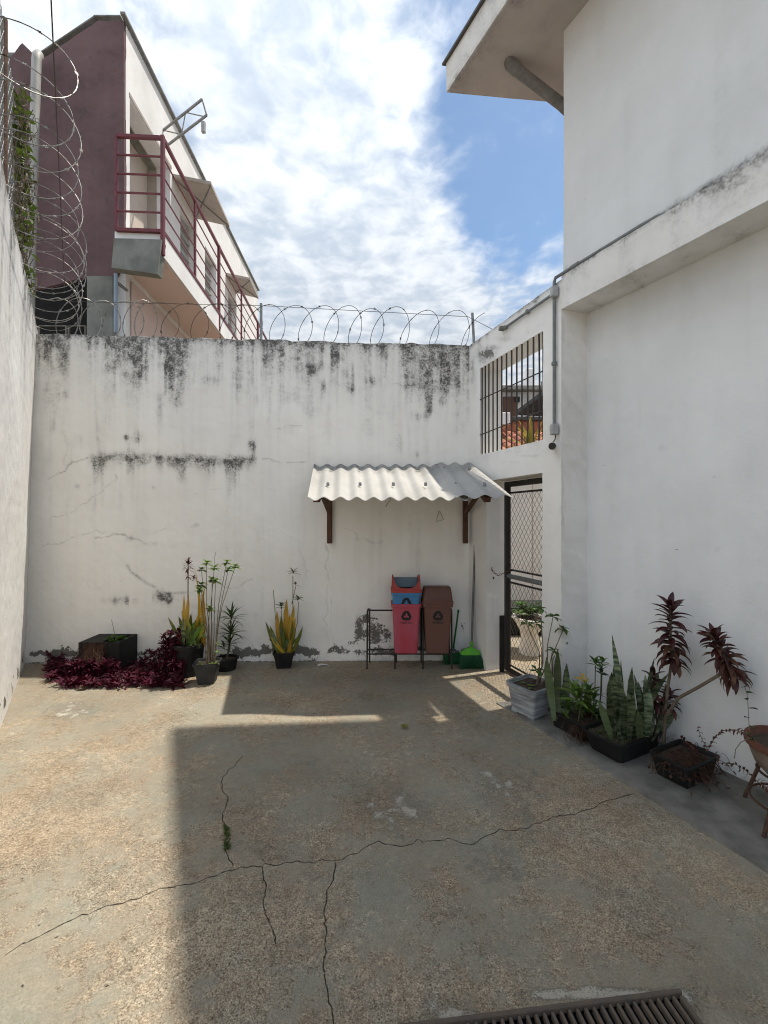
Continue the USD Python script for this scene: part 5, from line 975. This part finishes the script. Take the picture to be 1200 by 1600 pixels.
# ------------------------------------------------------------------ plants on the right
O6, S6 = (780, 900), 2.857; f6 = zmap(O6, S6); YAW = math.atan2(.447, .894)
C = V3(1.165, 3.43, .012)
wp_ = Thing('potted_plant', 'leggy green seedlings in the whitewashed square pot by the gate', 'potted plant', C); pot_rect(wp_, C, .285, .27, .235, .82, YAW + .1, .014, 'whitewash', r=.03, feet=True)
for k in range(7): wp_.part('fallen_leaf', blade(MB(), C + V3(R_.uniform(-.1, .1), R_.uniform(-.1, .1), .222), [R_.uniform(-1, 1), R_.uniform(-1, 1), .1], .05, .03, .1, 3, 'ovate'), 'lime_leaf')
for i, ((tx, ty), mid) in enumerate((((185, 150), (195, 330)), ((240, 185), (215, 330)), ((285, 240), (235, 380)), ((285, 285), (240, 390)), ((238, 335), (225, 420)), ((122, 215), (180, 360)), ((165, 215), (190, 350)), ((165, 425), (185, 460)))):
    a = V3(C[0] + .03, C[1], .20); Y = 3.40 + R_.uniform(-.06, .06); wp_.part('stem', MB().tube([a, f6(mid[0], mid[1] + 60, 3.42), f6(mid[0], mid[1] - 20, Y), f6(tx, ty, Y)], [.006, .005, .0035, .003], 6), 'stem_brown', 50)
    rosette(lambda m_: wp_.part('leaf', m_, 'green_leaf' if i != 3 else 'lime_leaf', 60), f6(tx, ty, Y), 7, .085, .040, (-.2, .5), 1.25, V3(0, 0, .012), 'ovate', .15, 300 + i)
C = V3(1.40, 3.13, .014)
jp = Thing('potted_plant', 'low black planter of two tall snake leaves and light green weeds', 'potted plant', C); pot_rect(jp, C, .26, .33, .125, .82, YAW, .012, 'black_plastic', r=.03)
leaves(jp, [((245, 640), (212, 360), 36, 'snake_pale'), ((265, 640), (262, 325), 34, 'snake_pale'), ((300, 620), (300, 388), 30, 'snake_leaf'), ((285, 640), (285, 480), 28, 'snake_leaf'), ((385, 640), (395, 480), 30, 'lime_leaf')], 3.12, org=O6, sc=S6, dy=.04, zmin=.10, seed=4)
for k, (x, y, n_, L, m_, sd) in enumerate(((330, 520, 10, .13, 'lime_leaf', 21), (365, 540, 10, .15, 'lime_leaf', 22), (400, 530, 9, .13, 'green_leaf', 23), (350, 610, 10, .12, 'lime_leaf', 24), (420, 620, 10, .12, 'green_leaf', 25), (345, 560, 12, .14, 'lime_leaf', 1), (380, 600, 10, .14, 'lime_leaf', 2), (310, 600, 8, .11, 'green_leaf', 3), (420, 560, 9, .12, 'green_leaf', 4), (430, 400, 9, .085, 'green_leaf', 5), (455, 440, 7, .07, 'deep_green_leaf', 6), (460, 395, 8, .08, 'green_leaf', 7), (370, 470, 5, .07, 'yellow_leaf', 8), (300, 640, 6, .07, 'lime_leaf', 9), (400, 680, 10, .10, 'cordyline_dry', 10), (440, 640, 10, .09, 'cordyline_dry', 11))):
    p = f6(x, y, 3.05 + .03 * (k % 4)); p[2] = max(p[2], .10); rosette(lambda q: jp.part('leaf', q, m_, 60), p, n_, L, .026, (.1, 1.2), .8, V3(0, 0, .03), 'lance', .25, 400 + sd)
    if y < 520: jp.part('stem', MB().tube([V3(p[0] - .03, p[1], .1), (p + V3(p[0] - .03, p[1], .1)) / 2 + V3(.01, 0, 0), p], .0035, 5), 'stem_green')
mbx = MB(); r = random.Random(44)
for i in range(90):
    a = f6(r.gauss(365, 22), 640, 2.98 + r.uniform(-.03, .08)); a[2] = .125; p = [a]
    for j in range(4): p.append(p[-1] + V3(r.gauss(0, .015), -r.uniform(0, .02), -r.uniform(.0, .04)))
    p = [V3(q[0], q[1], max(q[2], .012)) for q in p]; mbx.tube(p, .002, 3, False)
put(stage.GetPrimAtPath(jp.part('dry_roots', mbx, 'dry_leaf')), kind='stuff')
C = V3(1.585, 2.88, .016)
kp = Thing('potted_plant', 'large clump of banded snake plants in the wide black planter', 'potted plant', C); pot_rect(kp, C, .47, .28, .135, .80, YAW, .012, 'black_plastic', r=.04)
leaves(kp, [((505, 740), (500, 428), 34, 'snake_leaf'), ((545, 770), (487, 445), 38, 'snake_leaf'), ((560, 720), (503, 262), 26, 'snake_leaf'), ((550, 700), (518, 350), 26, 'snake_leaf'), ((590, 720), (592, 405), 30, 'snake_leaf'), ((605, 770), (642, 555), 46, 'snake_pale'), ((640, 740), (712, 428), 48, 'snake_pale'), ((600, 760), (572, 510), 38, 'snake_leaf'), ((630, 690), (690, 362), 24, 'snake_leaf'), ((655, 720), (650, 440), 36, 'snake_leaf'), ((690, 730), (716, 550), 36, 'snake_leaf'), ((705, 700), (790, 598), 28, 'snake_leaf'), ((505, 720), (442, 555), 30, 'snake_pale'), ((568, 775), (540, 590), 40, 'snake_pale'), ((615, 720), (620, 470), 36, 'snake_leaf'), ((580, 730), (543, 375), 28, 'snake_leaf'), ((575, 760), (600, 520), 36, 'snake_leaf'), ((660, 740), (675, 600), 34, 'snake_leaf'), ((625, 760), (618, 600), 36, 'snake_pale'), ((530, 740), (520, 520), 32, 'snake_leaf'), ((680, 720), (740, 480), 30, 'snake_leaf'), ((640, 720), (600, 440), 30, 'snake_leaf'), ((550, 780), (515, 640), 30, 'snake_leaf'), ((595, 775), (585, 640), 34, 'snake_pale')], 2.84, org=O6, sc=S6, dy=.07, zmin=.12, seed=6)
rr7 = random.Random(35)
leaves(kp, [((rr7.uniform(500, 690), 730), (rr7.uniform(450, 770), rr7.uniform(430, 620)), rr7.uniform(24, 40), rr7.choice(['snake_leaf', 'snake_leaf', 'snake_pale'])) for _ in range(14)], 2.88, org=O6, sc=S6, dy=.08, zmin=.12, seed=16)
moss = MB()
for i in range(120):
    q = rot_z(YAW) @ V3(R_.uniform(-.2, .1), R_.uniform(-.11, .11), 0) + C + V3(0, 0, .118); blade(moss, q, [R_.uniform(-1, 1), R_.uniform(-1, 1), .8], .03, .008, .8, 3)
put(stage.GetPrimAtPath(kp.part('weeds', moss, 'vine_leaf')), kind='stuff')
# dark cordylines
cp = Thing('cordyline', 'dark red cordyline with one upright and one leaning head against the wall', 'shrub', V3(1.80, 2.80, 0))
s0 = V3(1.80, 2.80, .10); h0, h1 = f6(768, 395, 2.76), f6(762, 130, 2.74)
cp.part('stem', MB().tube([s0, f6(742, 600, 2.80), f6(755, 480, 2.77), h0, h1], [.011, .010, .009, .008, .006], 8), 'stem_brown', 50)
def head(a, b, k, L, w, seed, dry=.35):
    r = random.Random(seed); ax = b - a; Fm = frame(ax)
    for i in range(k):
        t = (i + .5) / k; az = i * 2.39996 + r.uniform(-.3, .3); el = -.25 + 1.25 * t ** 1.8 + r.uniform(-.2, .2); d = Fm @ V3(math.cos(az) * math.cos(el), math.sin(az) * math.cos(el), math.sin(el))
        m_ = blade(MB(), a + ax * t, d, L * r.uniform(.8, 1.15) * (1 - .2 * t), w * r.uniform(.8, 1.2), r.uniform(.9, 1.9) * (1 - .45 * t), 6, 'lance', .3, r.uniform(-.5, .5)); cp.part('leaf', m_, 'cordyline_dry' if t < dry and r.random() < .7 else 'cordyline_leaf', 60)
head(h0, h1, 64, .135, .034, 1)
b0_, b1_ = f6(742, 610, 2.79), f6(985, 440, 2.50); l1 = f6(935, 252, 2.48)
cp.part('branch', MB().tube([b0_ + V3(0, 0, -.03), f6(800, 545, 2.72), f6(900, 490, 2.60), b1_, (b1_ + l1) / 2 + V3(.05, 0, .0), l1], [.010, .0095, .009, .009, .008, .006], 8), 'stem_brown', 50)
head(f6(1055, 460, 2.50), f6(950, 255, 2.48), 74, .115, .030, 2, .85)
cp.part('stem', MB().tube([s0 + V3(-.03, 0, 0), f6(700, 600, 2.86), f6(690, 470, 2.86)], .007, 6), 'stem_brown', 50); head(f6(690, 590, 2.86), f6(690, 440, 2.86), 34, .11, .028, 3, .2)
head(f6(760, 600, 2.80), f6(760, 520, 2.80), 20, .09, .026, 4, .4)
# dry planter
C = V3(1.775, 2.575, .018)
mp_ = Thing('potted_plant', 'withered brown plant spilling over the black planter nearest the camera', 'potted plant', C); pot_rect(mp_, C, .31, .215, .135, .80, YAW, .010, 'black_plastic', r=.012)
mb = MB(); r = random.Random(8)
for i in range(330):
    a = rot_z(YAW) @ V3(r.gauss(-.02, .075), r.gauss(-.02, .05), 0) + C + V3(0, 0, .125); p = [a]; d = V3(r.gauss(0, .5), r.gauss(-.3, .5), .6)
    for j in range(4): d = d + V3(0, 0, -.55); p.append(p[-1] + unit(d) * r.uniform(.012, .035))
    p = [V3(q[0], q[1], max(q[2], .02)) for q in p]; mb.tube(p, .0016, 3, False)
    blade(mb, p[-1], [r.uniform(-1, 1), r.uniform(-1, 1), r.uniform(-.5, .5)], r.uniform(.02, .045), r.uniform(.008, .018), 1.2, 3, 'ovate')
put(stage.GetPrimAtPath(mp_.part('withered_leaves', mb, 'dry_leaf')), kind='stuff')
# terracotta pot on a rusty stand, with its creeper
C = V3(2.035, 2.17, 0)
st_ = Thing('plant_stand', 'rusty three-legged stand under the clay pot at the right edge', 'plant stand', C)
for k, an in enumerate((3.55, 1.9, 5.4)):
    d = V3(math.cos(an), math.sin(an), 0); ft = C + d * .215; 
    if k == 0: ft = V3(1.815, 2.08, 0)
    ft[2] = .02; st_.part('leg', MB().tube([ft, C + d * .135 + V3(0, 0, .265)], .0095, 8), 'rusty_steel')
a = np.linspace(0, 2 * np.pi, 33)
for z, rr_ in ((.262, .135), (.12, .165)): st_.part('ring', MB().tube(np.stack([C[0] + rr_ * np.cos(a), C[1] + rr_ * np.sin(a), a * 0 + z], 1), .006, 6, False), 'rusty_steel')
tc_ = Thing('clay_pot', 'weathered terracotta pot with trailing creeper at the right edge', 'potted plant', C)
tc_.part('pot', MB().lathe([(.001, .24), (.075, .24), (.10, .25), (.145, .30), (.165, .355), (.168, .385), (.168, .39)], C, 36), 'weathered_pot', 40)
tc_.part('rim', MB().lathe([(.168, .388), (.186, .392), (.190, .410), (.186, .425), (.170, .427), (.160, .40), (.15, .38)], C, 36), 'terracotta', 40); tc_.part('soil', MB().lathe([(.158, .395), (.08, .40), (.001, .402)], C, 24), 'soil')
f9 = zmap((1060, 1080), 6.157)
def vine(pts, Y0, Y1, n, L, w, mat, seed, curl=1.):
    r = random.Random(seed); q = [f9(x, y, Y0 + (Y1 - Y0) * i / (len(pts) - 1)) for i, (x, y) in enumerate(pts)]; tc_.part('vine', MB().tube(q, .0018, 4), 'stem_brown'); q = np.array(q)
    s = np.linspace(0, len(q) - 1, n)
    for i, t in enumerate(s):
        k = min(int(t), len(q) - 2); p = q[k] * (1 - t + k) + q[k + 1] * (t - k); sd = 1 if i % 2 else -1; d = unit(q[k + 1] - q[k]); sid = unit(np.cross(d, [.3, -1, .1])) * sd
        tc_.part('leaf', blade(MB(), p, sid + V3(0, -.3, .25), L * r.uniform(.7, 1.1), w, r.uniform(.8, 2.2) * curl, 4, 'lance', .3, r.uniform(-.6, .6)), mat, 60)
vine([(720, 470), (690, 440), (680, 330), (672, 180), (665, 50), (640, -40)], 2.12, 2.2, 9, .05, .022, 'deep_green_leaf', 1, .5)
vine([(715, 470), (640, 400), (540, 370), (430, 380), (350, 440), (290, 560)], 2.12, 2.36, 30, .036, .011, 'cordyline_dry', 2)
vine([(860, 930), (760, 870), (660, 770), (540, 700), (400, 690)], 2.12, 2.40, 26, .034, .011, 'cordyline_dry', 3)
vine([(280, 560), (230, 470), (185, 350)], 2.40, 2.45, 10, .022, .01, 'cordyline_dry', 4)
vine([(390, 660), (370, 620), (360, 590)], 2.35, 2.36, 6, .022, .01, 'cordyline_dry', 6); vine([(160, 560), (90, 500), (20, 440)], 2.45, 2.6, 12, .034, .014, 'cordyline_leaf', 5)
vine([(690, 450), (600, 490), (550, 560), (540, 640)], 2.10, 2.14, 2, .01, .004, 'dry_leaf', 7)

# ------------------------------------------------------------------ drain
gA = V3(.963, 1.424, 0); gE1, gE2 = V3(-.9941, -.108, 0), V3(.108, -.9941, 0); gL, gW = 1.05, .26
gtg = Thing('drain_grate', 'rusty iron drain grate with narrow bars in the foreground floor', 'drain grate', gA)
def gq(a, b, z): return gA + gE1 * a + gE2 * b + V3(0, 0, z)
for (a, b, c_, d) in ((-.0, .012, gL, .012), (0, gW - .012, gL, gW - .012)): gtg.part('frame_bar', MB().bar(gq(a, b, .006), gq(c_, d, .006), .013, .024), 'grate_iron')
for a in (.012, gL - .012): gtg.part('frame_bar', MB().bar(gq(a, .026, .0055), gq(a, gW - .026, .0055), .013, .023), 'grate_iron')
nsl = 37
for i in range(nsl):
    a = .035 + (gL - .07) * i / (nsl - 1); gtg.part('slat', MB().bar(gq(a, .02, .000), gq(a, gW - .02, .000), .0105, .022, (0, 0, 1), .002), 'grate_iron')
pit = MB()
pit.box(gq(gL / 2, gW / 2, -.20), (gL, gW, .02), rot_z(math.atan2(gE1[1], gE1[0])), .001)
for a, b, w, d in ((gL / 2, .006, gL, .012), (gL / 2, gW - .006, gL, .012), (.006, gW / 2, .012, gW), (gL - .006, gW / 2, .012, gW)): pit.box(gq(a, b, -.105), (w, d, .19), rot_z(math.atan2(gE1[1], gE1[0])), .001)
gtg.part('pit', pit, 'dark_void')

# ------------------------------------------------------------------ beyond the gate and its window
hs = Thing('tiled_house', 'low cream neighbour house with clay tile roof seen through the gate', 'house', (3.2, 6.9, 0))
hs.part('front_wall', MB().box((3.4, 6.90, 1.25), (5.6, .2, 2.5), None, .01), 'cream_wall')
sl0, sl1 = V3(0, 6.55, 2.50), V3(0, 8.30, 3.12); sd = unit(sl1 - sl0); snn = np.cross(V3(1, 0, 0), sd)
hs.part('roof_deck', MB().box(V3(3.4, 7.425, 2.86), (5.6, 1.95, .04), frame(sd)[:, [0, 2, 1]] * np.array([1, 1, -1]), .004) if False else MB().bar(sl0 + V3(3.4, 0, -.03), sl1 + V3(3.4, 0, -.03), 5.6, .04), 'dark_void')
tile = MB()
for k in range(7):
    an = math.pi * k / 6
a = np.linspace(0, np.pi, 6)
def tile_mesh(o, L, r0, r1):
    rows = []
    for t, rr_ in ((0, r0), (1, r1)): rows.append([o + sd * L * t + V3(math.cos(x) * rr_, 0, 0) + snn * (math.sin(x) * rr_ * .75) for x in a])
    for t, rr_ in ((1, r1 - .012), (0, r0 - .012)): rows.append([o + sd * L * t + V3(math.cos(x) * rr_, 0, 0) + snn * (math.sin(x) * rr_ * .75) for x in a])
    rows.append(rows[0]); return MB().grid(np.array(rows)[:, ::-1])
rt = random.Random(2)
for i in range(15):
    for j in range(6):
        hs.part('roof_tile', tile_mesh(sl0 + V3(1.45 + i * .185, 0, 0) + sd * (j * .315) + snn * (.012 + rt.uniform(0, .008)) + V3(rt.uniform(-.008, .008), 0, 0), .36, .085, .07), 'tile_clay', 40)
hs.part('back_wall', MB().box((3.4, 8.45, 1.70), (5.6, .2, 3.4), None, .01), 'brick_red'); hs.part('wall_coping', MB().box((3.4, 8.45, 3.435), (5.7, .28, .07), None, .01), 'dark_roof')
bx2 = MB(); bx2.box((1.96, 7.9, 3.30), (.55, .4, .22), None, .01); hs.part('white_box', bx2, 'facade_white')
fb = Thing('far_building', 'stained white building with flat roof and chimney behind the tiles', 'building', (5, 13.6, 0))
z_ = lambda v, Y: H + (CY - v) / F * Y
fb.part('wall', MB().box((4.4, 13.6, z_(612, 13.5) / 2), (8.6, .3, z_(612, 13.5)), None, .02), 'far_wall'); fb.part('parapet', MB().box((4.4, 13.55, z_(608, 13.5)), (8.8, .5, .14), None, .02), 'far_cap')
fb.part('upper_block', MB().box((4.1, 14.6, z_(604, 14.5) / 2), (4.4, .8, z_(604, 14.5)), None, .02), 'facade_white'); fb.part('chimney', MB().box((P(825, 0, 14)[0], 14.0, z_(598, 14)), (.28, .5, .75), None, .02), 'facade_white')
fb.part('side_slope', MB().prism(Polygon([(P(812, 0, 14)[0], z_(608, 14)), (P(822, 0, 14)[0], z_(608, 14)), (P(822, 0, 14)[0], z_(596, 14))]), .3, RXZ, (0, 14.2, 0)), 'facade_white')
fb.part('window', MB().box((P(797, 0, 13.4)[0], 13.44, z_(635, 13.4)), (.42, .06, .62), None, .01), 'brown_wood'); fb.part('vent', MB().box((P(808, 0, 13.4)[0], 13.43, z_(624, 13.4)), (.16, .1, .16), None, .01), 'dark_void')
fb.part('antenna', MB().tube([(P(846, 0, 14)[0], 14, z_(610, 14)), (P(846, 0, 14)[0], 14, z_(596, 14))], .015, 5), 'dark_wire')
sr = Thing('shed_roof', 'dark sloping shed roof between the far building and the palm', 'shed', (4.2, 10.4, 0))
q = [P(812, 646, 10.2), P(852, 612, 9.6), P(880, 600, 9.6), P(880, 660, 10.2), P(830, 662, 10.2)]
sr.part('roof', MB().loft([np.array([P(806, 648, 10.4), P(870, 652, 10.4), P(870, 608, 9.8), P(850, 616, 9.8)])[::-1] + V3(0, 0, .1), np.array([P(806, 648, 10.4), P(870, 652, 10.4), P(870, 608, 9.8), P(850, 616, 9.8)])[::-1]], True, True), 'dark_roof')
sr.part('wall', MB().box((P(840, 0, 10.6)[0] + .5, 10.7, 1.9), (2.0, .15, 3.9), None, .01), 'far_cap'); sr.part('post', MB().box((P(848, 0, 10.2)[0], 10.1, 2.2), (.1, .1, 4.4), None, .01), 'rusty_steel')
pl = Thing('palm', 'yellowing palm with long thin fronds in front of the brick wall', 'palm', P(832, 712, 6.42) * np.array([1, 1, 0]))
pc = P(832, 706, 6.42); pl.part('trunk', MB().tube([pc * np.array([1, 1, 0]), pc], [.011, .011], 8), 'facade_beige')
for i in range(15):
    an = math.pi * (i + .5) / 15; d = V3(math.cos(an) * .8, R_.uniform(-.5, .1), math.sin(an) * 1.1 + .15); pl.part('frond', blade(MB(), pc, d, R_.uniform(.45, .62), .042, R_.uniform(.3, .8), 7, 'lance', .35), 'palm_yellow', 60)
# toilet bowl used as a planter behind the gate
tb = Thing('bowl_planter', 'old white toilet bowl used as a planter behind the gate', 'planter', (1.72, 5.02, 0)); c = V3(1.665, 4.98, 0)
def oval(w, d, z, dy=0): a = np.linspace(0, 2 * np.pi, 28, endpoint=False); return np.stack([c[0] + w * np.cos(a), c[1] + dy + d * np.sin(a), a * 0 + z], 1)
tb.part('bowl', MB().loft([oval(.115, .15, 0), oval(.11, .145, .03), oval(.085, .12, .16, .02), oval(.10, .14, .25, .01), oval(.155, .21, .34), oval(.185, .25, .385), oval(.195, .26, .395), oval(.19, .255, .412), oval(.15, .21, .412), oval(.13, .19, .37)], True, True), 'ceramic', 40)
tb.part('pedestal_web', MB().box(c + V3(.10, .14, .15), (.06, .16, .30), None, .02), 'ceramic'); tb.part('soil', MB().loft([oval(.15, .21, .392), oval(.06, .1, .40)], False, True), 'soil')
bp_ = Thing('bowl_plants', 'bushy green plants growing out of the white bowl behind the gate', 'plant', c + V3(0, 0, .4)); r = random.Random(21)
for i in range(26): rosette(lambda m_: bp_.part('leaf', m_, 'green_leaf' if i % 2 else 'deep_green_leaf', 60), c + V3(r.gauss(0, .10), r.gauss(0, .12), .44 + abs(r.gauss(0, .06))), 6, .10, .045, (0, .9), .9, None, 'ovate', .2, 500 + i)
dbx = Thing('water_tank', 'low black plastic tank standing behind the white bowl planter', 'tank', (1.95, 5.9, 0)); dbx.part('body', MB().box((1.95, 5.9, .17), (.95, .45, .34), None, .03), 'black_plastic'); dbx.part('lid', MB().box((1.95, 5.9, .36), (1.0, .5, .04), None, .012), 'grey_plastic')
solo('alley_wall', MB().box((4.0, 5.6, 1.0), (.2, 2.4, 2.0), None, .01), 'cream_wall', 'low cream side wall in the alley behind the gate', 'wall')

# ------------------------------------------------------------------ litter
pa = MB(); g = G(511, 1041); rows = []
for i in range(9):
    t = i / 8; rows.append([g + V3(-.10 + .2 * t, -.02 + .03 * t, .006 + .010 * math.sin(t * 5)), g + V3(-.095 + .2 * t, .02 + .03 * t, .008 + .012 * math.sin(t * 5 + 1))])
solo('paper_scrap', pa.grid(np.array(rows)[::-1]), 'paper', 'crumpled strip of white paper on the floor below the wall', 'paper')
lf = MB(); g = G(121, 1077); blade(lf, g + V3(0, 0, .012), [1, -.2, .1], .09, .05, .3, 5, 'ovate'); solo('fallen_leaf', lf, 'dry_leaf', 'curled dry brown leaf in front of the burgundy plants', 'leaf')
solo('twig', MB().tube([G(98, 1050) + V3(0, 0, .05), G(108, 1062) + V3(0, 0, .03), G(121, 1074) + V3(0, 0, .01)], .003, 5), 'stem_brown', 'thin pale twig lying across the burgundy plants', 'twig')
gl_ = MB(); g = G(632, 1137)
for k in range(6): blade(gl_, g + V3(0, 0, .008), [math.cos(k * 1.1), math.sin(k * 1.1), .4], .035, .02, .8, 3, 'ovate')
solo('fallen_sprig', gl_, 'yellow_green_leaf', 'small olive sprig fallen on the floor near the light patch', 'sprig')
wd = MB(); r = random.Random(6)
for k in range(70):
    v = r.uniform(1294, 1330); u = np.interp(v, [1294, 1330], [354, 355]) + r.gauss(0, 1.2); g = G(u, v); blade(wd, g, [r.uniform(-1, 1), r.uniform(-1, 1), 1.0], r.uniform(.015, .032), r.uniform(.006, .012), .9, 3, 'ovate')
solo('weed', wd, 'vine_leaf', 'tiny green weed sprouting from the floor crack', 'weed')
lt = MB(); r = random.Random(77)
for k in range(150):
    u, v = r.uniform(10, 1000), 1050 + 520 * r.random() ** 1.3
    if not (v > 1060 and G(u, v)[0] > -2.9 - 0 * v): continue
    g = G(u, v)
    if g[0] < -.566 - .7 * g[1] + .15 or g[0] > 2.9 - .5 * g[1] - .4 or g[1] > 4.5: continue
    blade(lt, g + V3(0, 0, .007), [r.uniform(-1, 1), r.uniform(-1, 1), .05], r.uniform(.008, .022), r.uniform(.004, .010), .2, 2, 'ovate')
solo('litter', lt, 'pale_litter', 'tiny pale bits of dry litter scattered over the yard floor', 'litter', None, 'stuff')

# ------------------------------------------------------------------ the ground, with the drain's pit cut out
gv, gf = solo_ground.arrays(); cen = gv[gf].mean(1) - gA; ga, gb = cen @ gE1, cen @ gE2
gf = gf[~((ga > .012) & (ga < gL - .012) & (gb > .012) & (gb < gW - .012))]
near = (np.abs((gv - gA) @ gE1 - gL / 2) < gL / 2 + .05) & (np.abs((gv - gA) @ gE2 - gW / 2) < gW / 2 + .05); gv[near, 2] = 0.0
m = write('/World/ground', gv, gf, 'worn_concrete', True, {'stain': ground_stain, 'cracka': crk(0), 'crackb': crk(3)}); put(m.GetPrim(), 'worn speckled concrete yard floor with long thin cracks', 'ground', None, 'structure')
